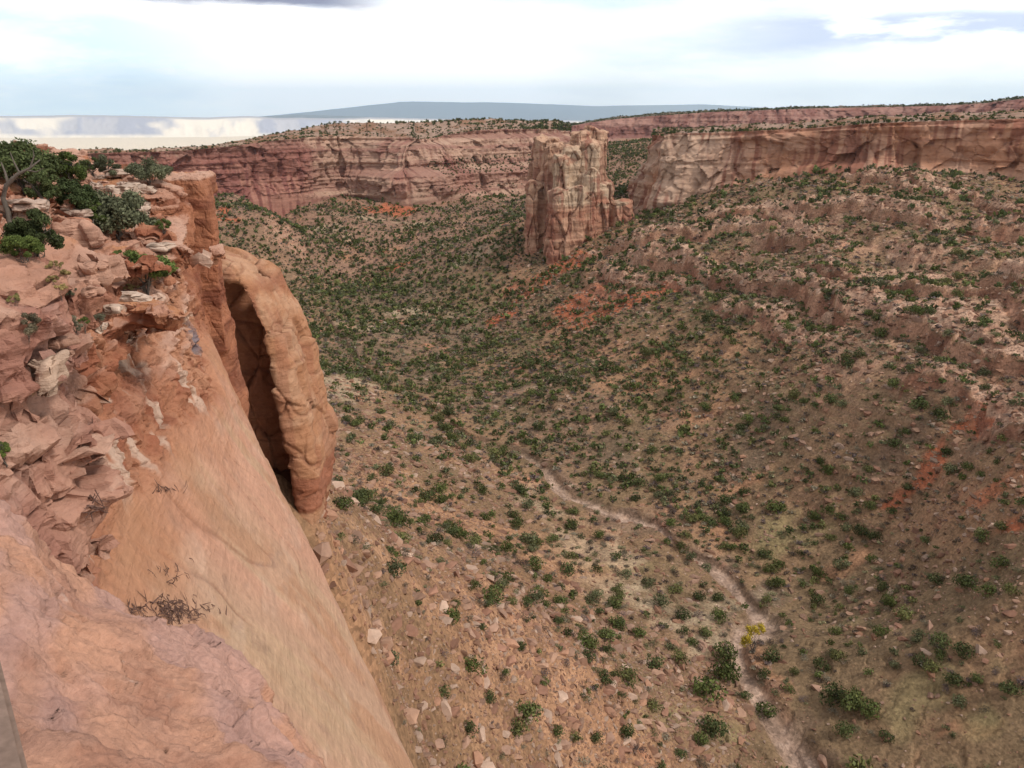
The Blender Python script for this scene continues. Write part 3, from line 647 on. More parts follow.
def near_displace(V, Q):
    n = vnormals(V, Q); x, y, z = V.T; sw, xr = near_weights(V); topw = sst(0.45, 0.8, n[:, 2]) * (1 - sw)
    blockw = (1 - sw) * (1 - topw)
    wx, wy = x + 0.4 * vn(x / 2, y / 2, z / 2, 1), y + 0.4 * vn(x / 2, y / 2, z / 2, 2)
    h1, e1, cid = facets(wx / 2.2, wy / 2.2, z / 3.0 + 0.2 * x, 600)
    h2, e2, gid = facets(wx / 0.9, wy / 0.9, z / 0.8, 620); h3, e3, hid = facets(wx / 0.42, wy / 0.42, z / 0.3, 640)
    nearw = sst(58, 50, y) * 0.75 + 0.25
    d = blockw * nearw * (h1 * 0.30 - 0.22 * sst(0.08, 0.0, e1) + h2 * 0.17 - 0.07 * sst(0.10, 0, e2) + h3 * 0.05 - 0.22)
    d = d + topw * (h2 * 0.10 + h3 * 0.05)
    bed = z + 0.15 * x + 0.25 * vn(x / 6, y / 6, 0, 7)
    d = d + blockw * 0.08 * nearw * np.sign(vn(bed / 0.35, x / 12, y / 12, 9)) * sst(0, 0.15, np.abs(vn(bed / 0.35, x / 12, y / 12, 9)))
    cb = z * 0.8 + 0.45 * x - 0.2 * y + 0.3 * vn(x / 4, y / 4, z / 4, 12)
    d = d + topw * (0.10 * vn(cb / 0.28, 0, 0, 13) + 0.12 * fbm(x / 1.2, y / 1.2, z / 1.2, 3, 14))
    d = d + (1 - sw) * 0.22 * fbm(x / 2.2, y / 2.2, z / 2.2, 4, 15)
    d = d + sw * (0.16 * fbm(x / 5, y / 9, z / 5, 3, 16) + 0.02 * fbm(x / 0.8, y / 1.4, z / 0.8, 3, 17))
    d = d - sw * 0.07 * sst(0.035, 0.0, np.abs(vn((y + 0.35 * z) / 2.6 + 0.4 * vn(x / 3, y / 3, z / 3, 33), (x - z) / 26, 0, 31))) * sst(0.0, 0.3, vn(x / 6, y / 6, z / 6, 32)) + sw * 0.03 * facets(x / 1.2, y / 1.8, z / 1.2, 34)[0]
    # thin exfoliation steps on the smooth face
    sc = fbm(x / 4 + 3, y / 12, z / 9, 3, 18); d = d - sw * 0.10 * sst(0.55, 0.60, sc)
    return V + n * d[:, None], n, sw, topw, xr
NV, n_, sw_, tw_, xr_ = near_displace(NV, NQ)
def near_color(V, n, sw, tw, xr):
    x, y, z = V.T; a = fbm(x / 6, y / 6, z / 6, 4, 701); b = fbm(x / 1.5, y / 1.5, z / 1.5, 4, 702)
    along = x * 0.42 + z * -0.80 + y * 0.05                       # runs down the dip of the face
    strk = fbm(along / 14, (y + 0.4 * z) / 1.6, 0, 4, 703); broad = fbm(along / 30, (y + 0.4 * z) / 7, 0, 2, 704)
    slab = mixc((0.43, 0.265, 0.175), (0.47, 0.255, 0.17), sst(-0.4, 0.5, broad))
    slab = mixc(slab, (0.42, 0.285, 0.175), sst(0.0, 0.6, strk) * 0.6)
    slab = mixc(slab, (0.36, 0.155, 0.085), sst(0.3, 0.9, strk + a) * 0.45)
    crk = sst(0.03, 0.0, np.abs(vn((y + 0.35 * z) / 2.6 + 0.4 * vn(x / 3, y / 3, z / 3, 33), (x - z) / 26, 0, 31))) * sst(0.0, 0.3, vn(x / 6, y / 6, z / 6, 32)); slab = mixc(slab, (0.22, 0.11, 0.07), crk * 0.6)
    slab = mixc(slab, (0.29, 0.17, 0.12), sst(0.55, 0.8, fbm(x / 0.6, y / 1.2, z / 0.6, 4, 733)) * 0.35); slab = mixc(slab, (0.55, 0.40, 0.30), sst(0.35, 0.7, fbm(x / 2.2, y / 4.6, z / 2.2, 4, 734)) * 0.2)
    slab = slab * (1 + 0.06 * fbm(x / .3, y / .5, z / .3, 2, 735))[:, None]
    foot = sst(3.2, 0.6, x - xr + 0.8 * b)                        # orange band under the broken wall
    slab = mixc(slab, (0.40, 0.18, 0.095), foot * 0.7)
    blk = mixc((0.36, 0.165, 0.10), (0.45, 0.235, 0.15), sst(-0.5, 0.5, a))
    blk = mixc(blk, (0.25, 0.085, 0.05), sst(0.1, 0.6, b - 0.4 * a) * 0.6)
    blk = mixc(blk, (0.60, 0.47, 0.39), sst(0.35, 0.6, fbm(x / 1.0, y / 1.0, z / 4.5, 3, 706)) * sst(50, 42, y) * 0.75)
    pur = sst(22, 17, y); blk = mixc(blk, mixc((0.33, 0.17, 0.14), (0.46, 0.27, 0.21), sst(-0.4, 0.5, b)), pur * 0.8)
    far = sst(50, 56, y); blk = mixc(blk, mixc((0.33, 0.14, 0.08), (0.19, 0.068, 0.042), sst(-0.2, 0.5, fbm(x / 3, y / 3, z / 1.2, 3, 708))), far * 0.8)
    top = mixc((0.43, 0.24, 0.175), (0.50, 0.32, 0.25), sst(-0.4, 0.5, a + 0.5 * b))
    soil = sst(0.25, 0.5, fbm(x / 3.5, y / 3.5, 0, 3, 709)) * sst(0.88, 0.97, n[:, 2])
    top = mixc(top, (0.42, 0.20, 0.10), soil * 0.8)
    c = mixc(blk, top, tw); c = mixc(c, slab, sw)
    seep = np.exp(-(((x - SEEP[0]) / 0.9) ** 2 + ((y - SEEP[1]) / 1.7) ** 2 + ((z - SEEP[2]) / 1.2) ** 2) ** 2)
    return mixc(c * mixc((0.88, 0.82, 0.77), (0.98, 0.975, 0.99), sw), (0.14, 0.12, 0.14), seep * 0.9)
SEEP = pY(187, 343, 46)
nc = near_color(NV, n_, sw_, tw_, xr_)
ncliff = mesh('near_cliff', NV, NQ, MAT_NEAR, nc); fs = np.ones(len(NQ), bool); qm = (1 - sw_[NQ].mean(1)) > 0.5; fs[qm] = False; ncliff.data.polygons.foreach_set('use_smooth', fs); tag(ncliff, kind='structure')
tick('near cliff')

# the mesa top that the rim belongs to, out of the picture on the left
gx2, gy2 = np.meshgrid(np.linspace(-260, -42.6, 220), np.linspace(-80, 90, 180), indexing='ij')
zb_ = np.where(gx2 > -47, tpsTL(np.maximum(gx2, -47.9), np.clip(gy2, 5, 66)) - 0.6, 0); zm_ = -4.0 + 0.9 * fbm(gx2 / 16, gy2 / 16, 0, 4, 960)
gz2 = zm_ + (zb_ - zm_) * sst(-50, -43, gx2) * (gx2 > -47) - 60 * sst(66, 84, gy2 + 3 * fbm(gx2 / 12, 0, 0, 3, 961)) - 0.8
mt = mesh('mesa_top', np.stack([gx2, gy2, gz2], -1).reshape(-1, 3), gridq(*gx2.shape), MAT_GROUND, mixc((0.38, 0.22, 0.15), (0.44, 0.28, 0.21), sst(-.4, .4, fbm(gx2 / 6, gy2 / 6, 0, 3, 962))).reshape(-1, 3)); tag(mt, kind='structure')

# ------------------------------------------------------------------ leaning sandstone pillar beyond the smooth face
def pillar_sdf(x, y, z):
    zk = [-62,-52,-46,-42,-38.8,-32.6,-24.1,-19,-15.8,-13,-11.5,-10.8,-9]
    right = np.interp(z, zk, [-22.5,-22.5,-22.4,-21.8,-20.7,-20.2,-21.5,-22.4,-23.6,-25.0,-26.4,-28.1,-32.6])
    right = right + 0.8
    left = np.interp(z, zk, [-40,-38,-36,-35,-34,-33,-33,-33,-33,-33,-32,-31,-31.5])
    yf = np.interp(z, zk, [66,68,70,72.2,72.5,72,71.5,71.5,72,73,74,75,78]) 
    cx, hx = (left + right) / 2, (right - left) / 2
    dx = x - cx; dyf = yf + 0.28 * np.abs(x - (right - 2.2)) - y
    d = smax(smax(np.abs(dx) - hx, dyf, 1.6), y - 82, 2.0)
    xb = np.minimum(np.interp(z, [-60, -38.5, -31, -22, -15, -12], [-21.4, -21.6, -22.3, -22.9, -23.8, -25.5]), right - 1.9); cut = smax(smax(x - xb - 0.10 * (y - 72), y - 78.5 - 0.3 * (x + 25), 1.2), z + 13.6 + 0.14 * (x + 34), 1.0); d = smax(d, -cut, 0.4)
    return smax(smax(d, z + 12.6 + 0.10 * np.abs(x + 29), 1.0), 0.75 * (z + 12.9) + 0.66 * (x + 26.2), 1.5)
px_, py_, pz_ = np.arange(-40, -10, .3), np.arange(62, 90, .3), np.arange(-60, -8, .3)
PX, PYY, PZ = np.meshgrid(px_, py_, pz_, indexing='ij')
V, Q = surface_nets(pillar_sdf(PX, PYY, PZ), (px_[0], py_[0], pz_[0]), .3); V = smooth_mesh(V, Q, 1); V, Q = subdivide(V, Q)
n = vnormals(V, Q); x, y, z = V.T
f1, f2, cid = worley(x / 3.2, y / 3.2, z / 2.2 + 0.1 * x, 800)
h1, e1, _c = facets(x / 5, y / 5, z / 7, 800); h2, e2, _c = facets(x / 1.6, y / 1.6, z / 1.2, 811)
d = 0.12 * fbm(x / 6, y / 6, z / 6, 3, 801) + h1 * 0.6 - 0.16 * sst(0.05, 0, np.abs(vn((z + 0.2 * x) / 2.6, x / 9, y / 9, 812))) - 0.25 * sst(0.035, 0, e1) + h2 * 0.12
bed = z + 0.2 * x + 0.4 * vn(x / 5, y / 5, 0, 802); d = d + 0.10 * vn(bed / 1.1, 0, 0, 803) + 0.05 * fbm(x, y, z * 2.5, 3, 804)
V = V + n * d[:, None]
c_bed = sst(0.05, 0, np.abs(vn((z + 0.2 * x) / 2.6, x / 9, y / 9, 812)))
inner_shade = sst(0.3, -0.4, x - np.interp(z, [-60, -38.5, -31, -22, -15, -12], [-21.4, -21.6, -22.3, -22.9, -23.8, -25.5])  - 0.15 * (y - 72) + 0.4 * vn(x, y, z, 5)) * sst(-13.4, -14.4, z + 0.14 * (x + 34))
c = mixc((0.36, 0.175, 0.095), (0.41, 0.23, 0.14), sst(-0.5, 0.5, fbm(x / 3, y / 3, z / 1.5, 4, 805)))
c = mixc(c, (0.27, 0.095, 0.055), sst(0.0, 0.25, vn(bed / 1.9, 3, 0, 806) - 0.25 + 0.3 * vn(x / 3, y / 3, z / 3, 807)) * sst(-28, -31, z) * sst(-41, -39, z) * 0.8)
c = mixc(c, mixc((0.24, 0.09, 0.05), (0.30, 0.13, 0.07), sst(-0.4, 0.6, fbm(x / 2, y / 2, z / 7, 3, 808))), inner_shade * 0.85)  # shade of the hollow side, put into the colour as a darker red
c = mixc(c, (0.20, 0.085, 0.05), c_bed * 0.55); c = mixc(c, (0.27, 0.11, 0.065), sst(0.1, 0.6, fbm(x / 1.2, y / 1.2, z / 12, 3, 815)) * 0.5)
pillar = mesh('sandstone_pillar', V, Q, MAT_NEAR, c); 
tag(pillar, 'tall orange sandstone pillar with a hollow side, split from the left cliff', 'rock pillar')
tick('pillar')

# ------------------------------------------------------------------ foreground ledge (bottom left)
edge = [(-60,480,12),(0,512,11),(60,560,11.5),(95,585,12),(140,612,12),(210,645,11),(250,700,9.6),(290,768,8.0),(340,860,6.8)]
FP = [tuple(pY(u, v, y)) for u, v, y in edge] + [tuple(pY(u, v, y)) for u, v, y in [(0,600,8.5),(0,768,5),(80,768,5.8),(150,768,6.5),(100,680,8.2),(50,560,10.3),(170,680,9),(230,768,7.2),(-200,768,4.5),(-200,600,8),(100,620,10),(60,640,8.6)]]
for (u, v, y), k in zip(edge, [1] * 9):
    p = pY(u, v, y); FP.append((p[0] + 0.55, p[1] + 0.75, p[2] - 1.6)); FP.append((p[0] + 1.5, p[1] + 2.0, p[2] - 6.0))
FP += [(0, 0, -2.2), (-3, -1, -2.0), (3, 1, -4), (3, -3, -3), (-12, 0, -2.8), (-12, -4, -2), (0, -4, -1.9), (1.5, 3.5, -6.8), (4, 4, -10)]
tpsF = TPS(FP, 0.001, 5.0)
fx, fy = np.meshgrid(np.linspace(-13, 4.5, 560), np.concatenate([np.linspace(-5, 2.4, 60)[:-1], np.linspace(2.4, 15, 420)]), indexing='ij')
fz = tpsF(fx, fy)
FVt = np.stack([fx, fy, fz], -1).reshape(-1, 3); FQ = gridq(*fx.shape)[:, ::-1]
n = vnormals(FVt, FQ)
if n[:, 2].mean() < 0: n = -n
x, y, z = FVt.T
g = sst(0.6, 2.5, np.hypot(x, y))
r1 = ridged(x / 3.2, y / 2.2 + 0.3 * x, z / 2.5, 4, 901); f1, f2, cid = worley(x / 1.6 + 0.3 * vn(x, y, z, 3), y / 0.9, z / 1.2, 905)
d = 0.16 * r1 + 0.22 * fbm(x / 1.8, y / 1.8, z / 1.8, 5, 902) + facets(x / 1.5 + .2 * y, y / .8, z / 1.0, 921)[0] * 0.11 + facets(x / .5, y / .35, z / .5, 922)[0] * 0.035 + facets(x / .2, y / .15, z / .2, 923)[0] * 0.012 + 0.015 * fbm(x / .12, y / .12, z / .12, 3, 907)
ter = fbm(x / 2.6 + 0.4 * y, y / 1.1 - 0.3 * x, 0, 4, 903); d = d + 0.09 * (np.floor(ter * 5) / 5 + sst(0.6, 0.9, ter * 5 - np.floor(ter * 5)) / 5) * 1.4
FVt = FVt + n * ((d - d.mean() - 0.12) * g)[:, None]
a = fbm(x / 2.2, y / 2.2, z, 4, 910); b = fbm(x / 0.5, y / 0.5, z / .5, 4, 911)
c = mixc((0.40, 0.22, 0.16), (0.50, 0.27, 0.185), sst(-0.5, 0.5, a))
c = mixc(c, (0.34, 0.16, 0.105), sst(0.2, 0.8, b - a * 0.5) * 0.5)
c = mixc(c, (0.55, 0.44, 0.39), sst(0.75, 1.0, fbm(x / 0.35, y / 0.35, z * 3, 4, 913)) * sst(0.1, 0.5, fbm(x / 2, y / 2, z, 2, 915)) * 0.7); c = c * np.array([0.92, 0.90, 0.87])
c = mixc(c, (0.38, 0.24, 0.22), sst(0.2, 0.6, fbm(x / 3.0, y / 3.0, z, 3, 914)) * 0.5)
fore = mesh('foreground_ledge', FVt, FQ, MAT_FORE, c); tag(fore, kind='structure')
tick('foreground')

# ------------------------------------------------------------------ sandstone butte in the middle of the canyon
BC = [(547,10,14,137,535),(539,6,11,134,540),(562,9,13,153,517),(571,10,13,146,522),(582,9,13,133,527),(594,9,12,128,530),(602,5,9,129,534),(590,9,11,169,509),(575,10,12,184,505),(560,10,14,189,503),
      (601,7,10,180,512),(609,5,8,180,520),(533,6,9,182,525),(622,9,15,199,516),(553,11,14,143,531),(590,10,13,140,522)]
cols_ = []
for u, w0, w1, vt, y in BC:
    p = pY(u, vt, y); k = y * cP / F; cols_.append((p[0], y, p[2], w0 * k * 1.12, w1 * k * 1.02))
def butte_sdf(x, y, z):
    d = np.full(x.shape, 1e3)
    hn = 2.2 * fbm(x / 7, y / 7, 0, 3, 77)
    for cx, cy, zt, r0, r1 in cols_:
        t = np.clip((zt - z) / (zt + 88), 0, 1.2); r = r0 + (r1 - r0) * t ** 0.8
        ax, ay = np.abs(x - cx), np.abs(y - cy) / 1.25
        q = (ax ** 3 + ay ** 3 + 1e-3) ** (1 / 3) - r
        q = smax(q, z - zt + hn + 0.12 * np.abs(x - cx), 2.5)
        d = smin(d, q, 0.8)
    return d
h = 0.8; bx_ = np.arange(-5, 100, h) - 0; by_ = np.arange(475, 570, h); bz_ = np.arange(-100, -5, h)
bx_ = np.arange(cols_[12][0] - 18, cols_[13][0] + 22, h)
gX, gY, gZ = np.meshgrid(bx_, by_, bz_, indexing='ij')
V, Q = surface_nets(butte_sdf(gX, gY, gZ), (bx_[0], by_[0], bz_[0]), h); V, Q = subdivide(V, Q)
n = vnormals(V, Q); x, y, z = V.T
h1, e1, cid = facets(x / 6, y / 6, z / 26, 1000); h2, e2, _c = facets(x / 2.4, y / 2.4, z / 8, 1010)
bed = z + 0.8 * vn(x / 20, y / 20, 0, 1002)
d = h1 * 1.8 + h2 * 0.7 - 1.1 * sst(0.06, 0, e1) + 0.25 * vn(bed / 1.3, 0, 0, 1003) + 0.45 * vn(bed / 4, 0, 0, 1004) + 0.5 * fbm(x / 4, y / 4, z / 8, 3, 1005) - 0.7
d = d * sst(1.0, 0.3, n[:, 2])
V = V + n * d[:, None]
bed2 = fbm(x / 9, y / 9, z / 4, 3, 1006)
c = mixc((0.36, 0.17, 0.11), (0.44, 0.25, 0.165), sst(-0.4, 0.5, bed2 + 0.4 * vn(bed / 3, 0, 0, 1007)))
cream = sst(-57, -53, z + 4 * vn(x / 12, y / 12, 0, 1008)) * sst(pY(590, 140, 520)[2] + 4, pY(590, 150, 520)[2], z) * sst(-0.4, 0.2, bed2 + 0.2) * sst(522, 514, y)
cream = np.maximum(cream, sst(-52, -49, z) * 0.35)
c = mixc(c, (0.47, 0.34, 0.235), cream * 0.85)
c = mixc(c, (0.22, 0.08, 0.055), sst(0.1, 0.6, fbm(x / 3, y / 3, z / 22, 3, 1009) + 0.4 * vn(x / 8, y / 8, z / 8, 1010)) * 0.65)
c = mixc(c, (0.20, 0.09, 0.06), sst(0.07, 0, e1) * 0.5)
butte = mesh('sandstone_butte', V, Q, MAT_FAR, c)
tag(butte, 'jointed red and cream sandstone butte rising alone from the canyon slope', 'butte')
tick('butte')

# ------------------------------------------------------------------ shrubs and boulders: shapes
rng = np.random.default_rng(7)
def leaf_cloud(nleaf, size, seed, flat=0.75, lumps=7, core=True):
    r = np.random.default_rng(seed)
    cen = r.normal(size=(lumps, 3)); cen /= np.linalg.norm(cen, axis=1)[:, None]; cen *= r.uniform(0.25, 0.62, (lumps, 1)); cen[:, 2] = np.abs(cen[:, 2]) * 0.8 - 0.05
    rad = r.uniform(0.30, 0.52, lumps)
    k = r.integers(0, lumps, nleaf); dr = r.normal(size=(nleaf, 3)); dr /= np.linalg.norm(dr, axis=1)[:, None]
    p = cen[k] + dr * (rad[k] * r.uniform(0.55, 1.05, nleaf) ** 0.7)[:, None]; p[:, 2] = (p[:, 2] + 0.45) * flat
    nr = dr + r.normal(size=(nleaf, 3)) * 0.55; nr /= np.linalg.norm(nr, axis=1)[:, None]
    a = np.cross(nr, r.normal(size=(nleaf, 3))); a /= np.linalg.norm(a, axis=1)[:, None]; b = np.cross(nr, a)
    sz = size * r.uniform(0.6, 1.4, nleaf)[:, None]
    V = np.stack([p - a * sz * .8, p - b * sz * .5, p + a * sz * .8, p + b * sz * .5], 1).reshape(-1, 3)
    Q = np.arange(nleaf * 4).reshape(-1, 4)
    tint = r.uniform(0.65, 1.35, nleaf)[:, None] * np.array([1.0, 1.0, 1.0]) * (1 + 0.15 * (r.random((nleaf, 1)) - 0.5) * np.array([1, 0, -1]))
    tint *= (0.8 + 0.4 * r.random(lumps))[k][:, None]
    T = np.repeat(tint, 4, 0)
    V[:, 2] = np.maximum(V[:, 2], -0.02)
    return V, Q, T
GREENS = np.array([(0.095, 0.108, 0.036), (0.075, 0.088, 0.032), (0.12, 0.122, 0.06), (0.07, 0.08, 0.03), (0.125, 0.125, 0.045), (0.085, 0.10, 0.03)])
GREYS = np.array([(0.12, 0.095, 0.065), (0.10, 0.072, 0.055), (0.17, 0.155, 0.085), (0.105, 0.105, 0.05), (0.12, 0.088, 0.082), (0.20, 0.17, 0.12)])
def hull_rock(seed, nv=12, flat=0.6):
    r = np.random.default_rng(seed); p = r.normal(size=(nv, 3)); p /= np.linalg.norm(p, axis=1)[:, None]; p *= r.uniform(0.8, 1.0, (nv, 1)); p *= np.array([1, r.uniform(.55, .95), flat * r.uniform(.7, 1.1)])
    bm = bmesh.new()
    for q in p: bm.verts.new(q)
    g = bmesh.ops.convex_hull(bm, input=bm.verts)
    for v in [v for v in bm.verts if not v.link_faces]: bm.verts.remove(v)
    bm.verts.ensure_lookup_table(); bm.verts.index_update()
    V = np.array([v.co[:] for v in bm.verts]); Q = np.array([[v.index for v in f.verts] for f in bm.faces]); bm.free(); return V, Q
def merge_instances(variants, which, pos, rot, scl, colr):
    """one mesh arrays from many copies; variants: (V, Q, tint)"""
    VS, QS, CS, off = [], [], [], 0
    for k, (V, Q, T) in enumerate(variants):
        m = which == k
        if not m.any(): continue
        c, s_ = np.cos(rot[m])[:, None], np.sin(rot[m])[:, None]; P = V[None] * scl[m][:, None, :]
        X_ = P[..., 0] * c - P[..., 1] * s_ + pos[m][:, None, 0]; Y_ = P[..., 0] * s_ + P[..., 1] * c + pos[m][:, None, 1]; Z_ = P[..., 2] + pos[m][:, None, 2]
        n = m.sum(); VS.append(np.stack([X_, Y_, Z_], -1).reshape(-1, 3)); QS.append((Q[None] + (np.arange(n) * len(V))[:, None, None] + off).reshape(-1, Q.shape[1]))
        CS.append((colr[m][:, None, :] * T[None]).reshape(-1, 3)); off += n * len(V)
    return np.concatenate(VS), np.concatenate(QS), np.concatenate(CS)

# ------------------------------------------------------------------ where things grow and lie on the canyon floor
def inten(x, y, pts, base):
    """smooth density field from (u, v, value) marks on the ground"""
    num = np.zeros(x.shape); den = np.zeros(x.shape)
    for u, v, val in pts:
        c = ground_hit(u, v); w = 1 / (((x - c[0]) ** 2 + (y - c[1]) ** 2) / (0.02 * (c[0] ** 2 + c[1] ** 2)) + 0.3) ** 2; num += w * val; den += w
    return num / den
SHD = [(480,560,.45),(430,520,.5),(640,700,.5),(690,560,.5),(900,640,.5),(600,400,.9),(500,350,1),(420,300,1.1),(330,250,1.1),(450,250,.9),(700,350,.95),(800,400,.8),(900,330,.8),(950,400,.8),(1000,480,.7),(880,520,.6),(960,600,.45),(800,560,.45),(820,660,.22),(900,700,.25),(1000,740,.2),(800,760,.15),(750,740,.2),
       (700,480,.8),(620,480,.8),(560,540,.35),(600,600,.25),(480,520,.55),(400,470,.4),(360,440,.3),(420,580,.2),(500,640,.2),(420,720,.25),(560,700,.22),(640,640,.35),(700,690,.4),(620,760,.2),(380,350,.8),
       (250,215,.7),(350,210,.6),(450,205,.6),(600,270,.7),(700,260,.6),(800,230,.5),(900,240,.4),(980,270,.35),(780,330,.8),(860,200,.6),(700,225,.8),(660,300,.9),(630,160,.9),(340,395,.25),(750,200,.9),(500,210,.6)]
RKD = [(600,400,.12),(500,350,.05),(420,300,.03),(330,250,.03),(700,350,.2),(800,400,.5),(900,330,.8),(950,400,.7),(1000,480,.6),(880,520,.35),(960,600,.3),(800,560,.1),(820,660,.05),(900,700,.06),(1000,740,.1),(800,760,.05),
       (700,480,.2),(560,540,.15),(600,600,.4),(480,520,.6),(400,470,.9),(360,440,.7),(420,580,1.0),(500,640,1.1),(420,720,1.6),(560,700,1.5),(640,680,1.9),(690,620,.4),(700,750,1.7),(620,760,1.8),(380,350,.1),(250,215,.2),(450,205,.3),(600,270,.6),(700,260,.7),(800,240,.7),(900,240,.7),(980,270,.6)]
def scatter(cell, pts, k, seed, ymax=1250, ymin=70):
    r = np.random.default_rng(seed)
    gx = np.arange(-620, 800, cell); gy = np.arange(ymin, ymax, cell); a, b = np.meshgrid(gx, gy, indexing='ij')
    x = (a + r.uniform(0, cell, a.shape)).ravel(); y = (b + r.uniform(0, cell, a.shape)).ravel()
    u, v, dd = proj(np.stack([x, y, lk0(x, y)], -1)); sil = np.interp(v, [120, 180, 235, 290, 370, 505, 560, 640, 768], [150, 190, 212, 282, 308, 325, 325, 360, 405])
    m = (u > sil - 12) & (u < 1040) & (v < 790) & (v > 100); x, y = x[m], y[m]
    den = inten(x, y, pts, 0) * k * (0.55 + 0.9 * sst(-0.5, 0.6, fbm(x / 18, y / 18, 0, 3, seed)))
    m = r.random(len(x)) < den; x, y = x[m], y[m]
    z, led, wd, ww = Hraw(x, y); m = wd > ww * 1.2 * (y < 290)
    return x[m], y[m], z[m]
def fz(x, y): return Hraw(np.atleast_1d(np.asarray(x, float)), np.atleast_1d(np.asarray(y, float)))[0]
# green junipers; the marked ones stand where the photograph shows large ones
MARK = [(765,708,26,16),(722,660,30,24),(726,682,34,28),(705,700,36,28),(712,732,34,22),(700,745,20,16),(655,665,26,16),(607,640,24,18),(640,636,18,12),(606,655,18,12),(660,607,22,14),(626,578,16,10),(595,592,20,12),(535,566,22,14),(567,572,20,14),
        (770,660,22,14),(850,712,34,26),(832,700,30,24),(866,716,30,20),(885,742,18,14),(845,736,22,18),(552,538,16,9),(490,700,18,14),(445,694,18,14),(470,730,20,14),(487,612,16,10),(505,680,14,10),(625,742,20,18),(596,745,18,12),(392,662,22,18),(418,606,12,10),(440,564,14,10),(700,600,16,12),(718,620,22,14),(690,560,14,12),
        (774,510,26,14),(960,660,24,16),(938,662,16,12),(1000,560,22,16),(936,582,20,12),(988,592,22,12),(958,708,20,14),(1010,600,18,14),(1006,700,26,18),(855,700,18,14),(946,344,14,9),(983,372,16,10),(985,385,14,8),(815,408,12,8),(880,590,14,12),(835,636,16,10),(905,620,26,14),(880,640,22,12),(870,560,16,10),(573,512,14,10),(600,535,14,10),(648,585,18,12),(682,636,14,10),(560,584,12,8),(512,608,16,10),(545,605,14,9),(520,655,14,10),(655,710,20,14),(680,758,16,10),(745,700,14,10),(462,772,22,14)]
jx, jy, jz = scatter(3.1, SHD, 0.72, 21)
jw = (0.8 + 2.2 * rng.random(len(jx)) ** 1.5) * (0.9 + 0.5 * rng.random(len(jx)))
jh = jw * rng.uniform(0.75, 1.25, len(jx))
mk = []
for u, v, w, hh_ in MARK:
    p = ground_hit(u, v + 2); d = proj(p)[2]; mk.append((p[0], p[1], w * d / F / 2 * 1.3, hh_ * d / F * 0.95))
mk = np.array(mk); mz = fz(mk[:, 0], mk[:, 1])
keep = np.ones(len(jx), bool)
for q in mk: keep &= (jx - q[0]) ** 2 + (jy - q[1]) ** 2 > (q[2] * 1.6) ** 2
jx, jy, jz, jw, jh = jx[keep], jy[keep], jz[keep], jw[keep], jh[keep]
jx = np.r_[mk[:, 0], jx]; jy = np.r_[mk[:, 1], jy]; jz = np.r_[mz, jz]; jw = np.r_[mk[:, 2], jw]; jh = np.r_[mk[:, 3], jh]
# dry grey-brown scrub and boulders
sx, sy, sz_ = scatter(2.5, SHD, 0.9, 22, 760); sw_r = 0.7 + 1.6 * rng.random(len(sx)) ** 1.4
bxk, byk, bzk = scatter(1.1, RKD, 0.95, 23, 520); br = np.clip(0.44 * rng.pareto(2.1, len(bxk)) + 0.28, 0.2, 1.8)
BM = [(690,636,12),(703,690,0),(795,436,14),(664,640,8),(628,650,12),(638,662,10),(563,758,9),(655,758,11),(648,738,8),(555,677,10),(632,385,6),(418,652,12),(705,748,12),(712,760,10),(695,722,9),(800,440,8),(1000,655,10),(660,606,5),(540,738,7),(368,596,9),(352,600,8),(360,604,8),(630,412,7),(860,455,6),(700,588,4),(428,740,10)]
bm_ = []
for u, v, w in BM:
    if w: p = ground_hit(u, v + 2); bm_.append((p[0], p[1], w * proj(p)[2] / F / 2 * 1.1))
bm_ = np.array(bm_); bxk = np.r_[bm_[:, 0], bxk]; byk = np.r_[bm_[:, 1], byk]; bzk = np.r_[fz(bm_[:, 0], bm_[:, 1]), bzk]; br = np.r_[bm_[:, 2], br]
tick('scatter %d %d %d' % (len(jx), len(sx), len(bxk)))

gxs, gys, gzs = scatter(0.58, RKD, 0.85, 29, 225); grr = np.clip(0.14 * rng.pareto(2.2, len(gxs)) + 0.14, 0.1, 0.85)
tick('stones %d' % len(gxs))
# landmarks that single out a plant or a rock
LMK = [('the yellow-leaved tree', 752, 645), ('the bend of the wash', 768, 612), ('the pale bare patch', 610, 545), ('the bright red gully', 898, 485), ('the pillar foot', 330, 530), ('the bottom right corner', 1010, 750),
       ('the wash end', 815, 755), ('the green thicket', 712, 700), ('the dark green clump', 845, 715), ('the large grey boulder', 795, 436), ('the narrow wash', 560, 480),
       ('the orange scar', 966, 412), ('the bottom rubble', 560, 750), ('the smooth face edge', 400, 690), ('the pale ledge', 900, 320), ('the dark thicket', 390, 350)]
LP = np.array([ground_hit(u, v)[:2] for _, u, v in LMK])
ORD = ['nearest', 'second nearest', 'third nearest', 'fourth nearest', 'fifth nearest', 'sixth nearest', 'seventh nearest', 'eighth nearest', 'ninth nearest', 'tenth nearest', 'eleventh nearest', 'twelfth nearest', 'thirteenth nearest', 'fourteenth nearest', 'fifteenth nearest', 'sixteenth nearest', 'seventeenth nearest', 'eighteenth nearest', 'nineteenth nearest', 'twentieth nearest']
def unique_labels(x, y, noun):
    d = np.hypot(x[:, None] - LP[None, :, 0], y[:, None] - LP[None, :, 1]); k = d.argmin(1); lab = [None] * len(x); seen = {}
    for i in np.argsort(d.min(1)):
        dx, dy = x[i] - LP[k[i], 0], y[i] - LP[k[i], 1]
        side = ('to the right of' if dx > 0 else 'to the left of') if abs(dx) > abs(dy) else ('beyond' if dy > 0 else 'on the near side of')
        nn = noun[i]; q = seen.get((nn, k[i], side), 0); seen[(nn, k[i], side)] = q + 1
        lab[i] = '%s, %s %s %s' % (nn, ORD[min(q, 19)], side, LMK[k[i]][0])
    return lab
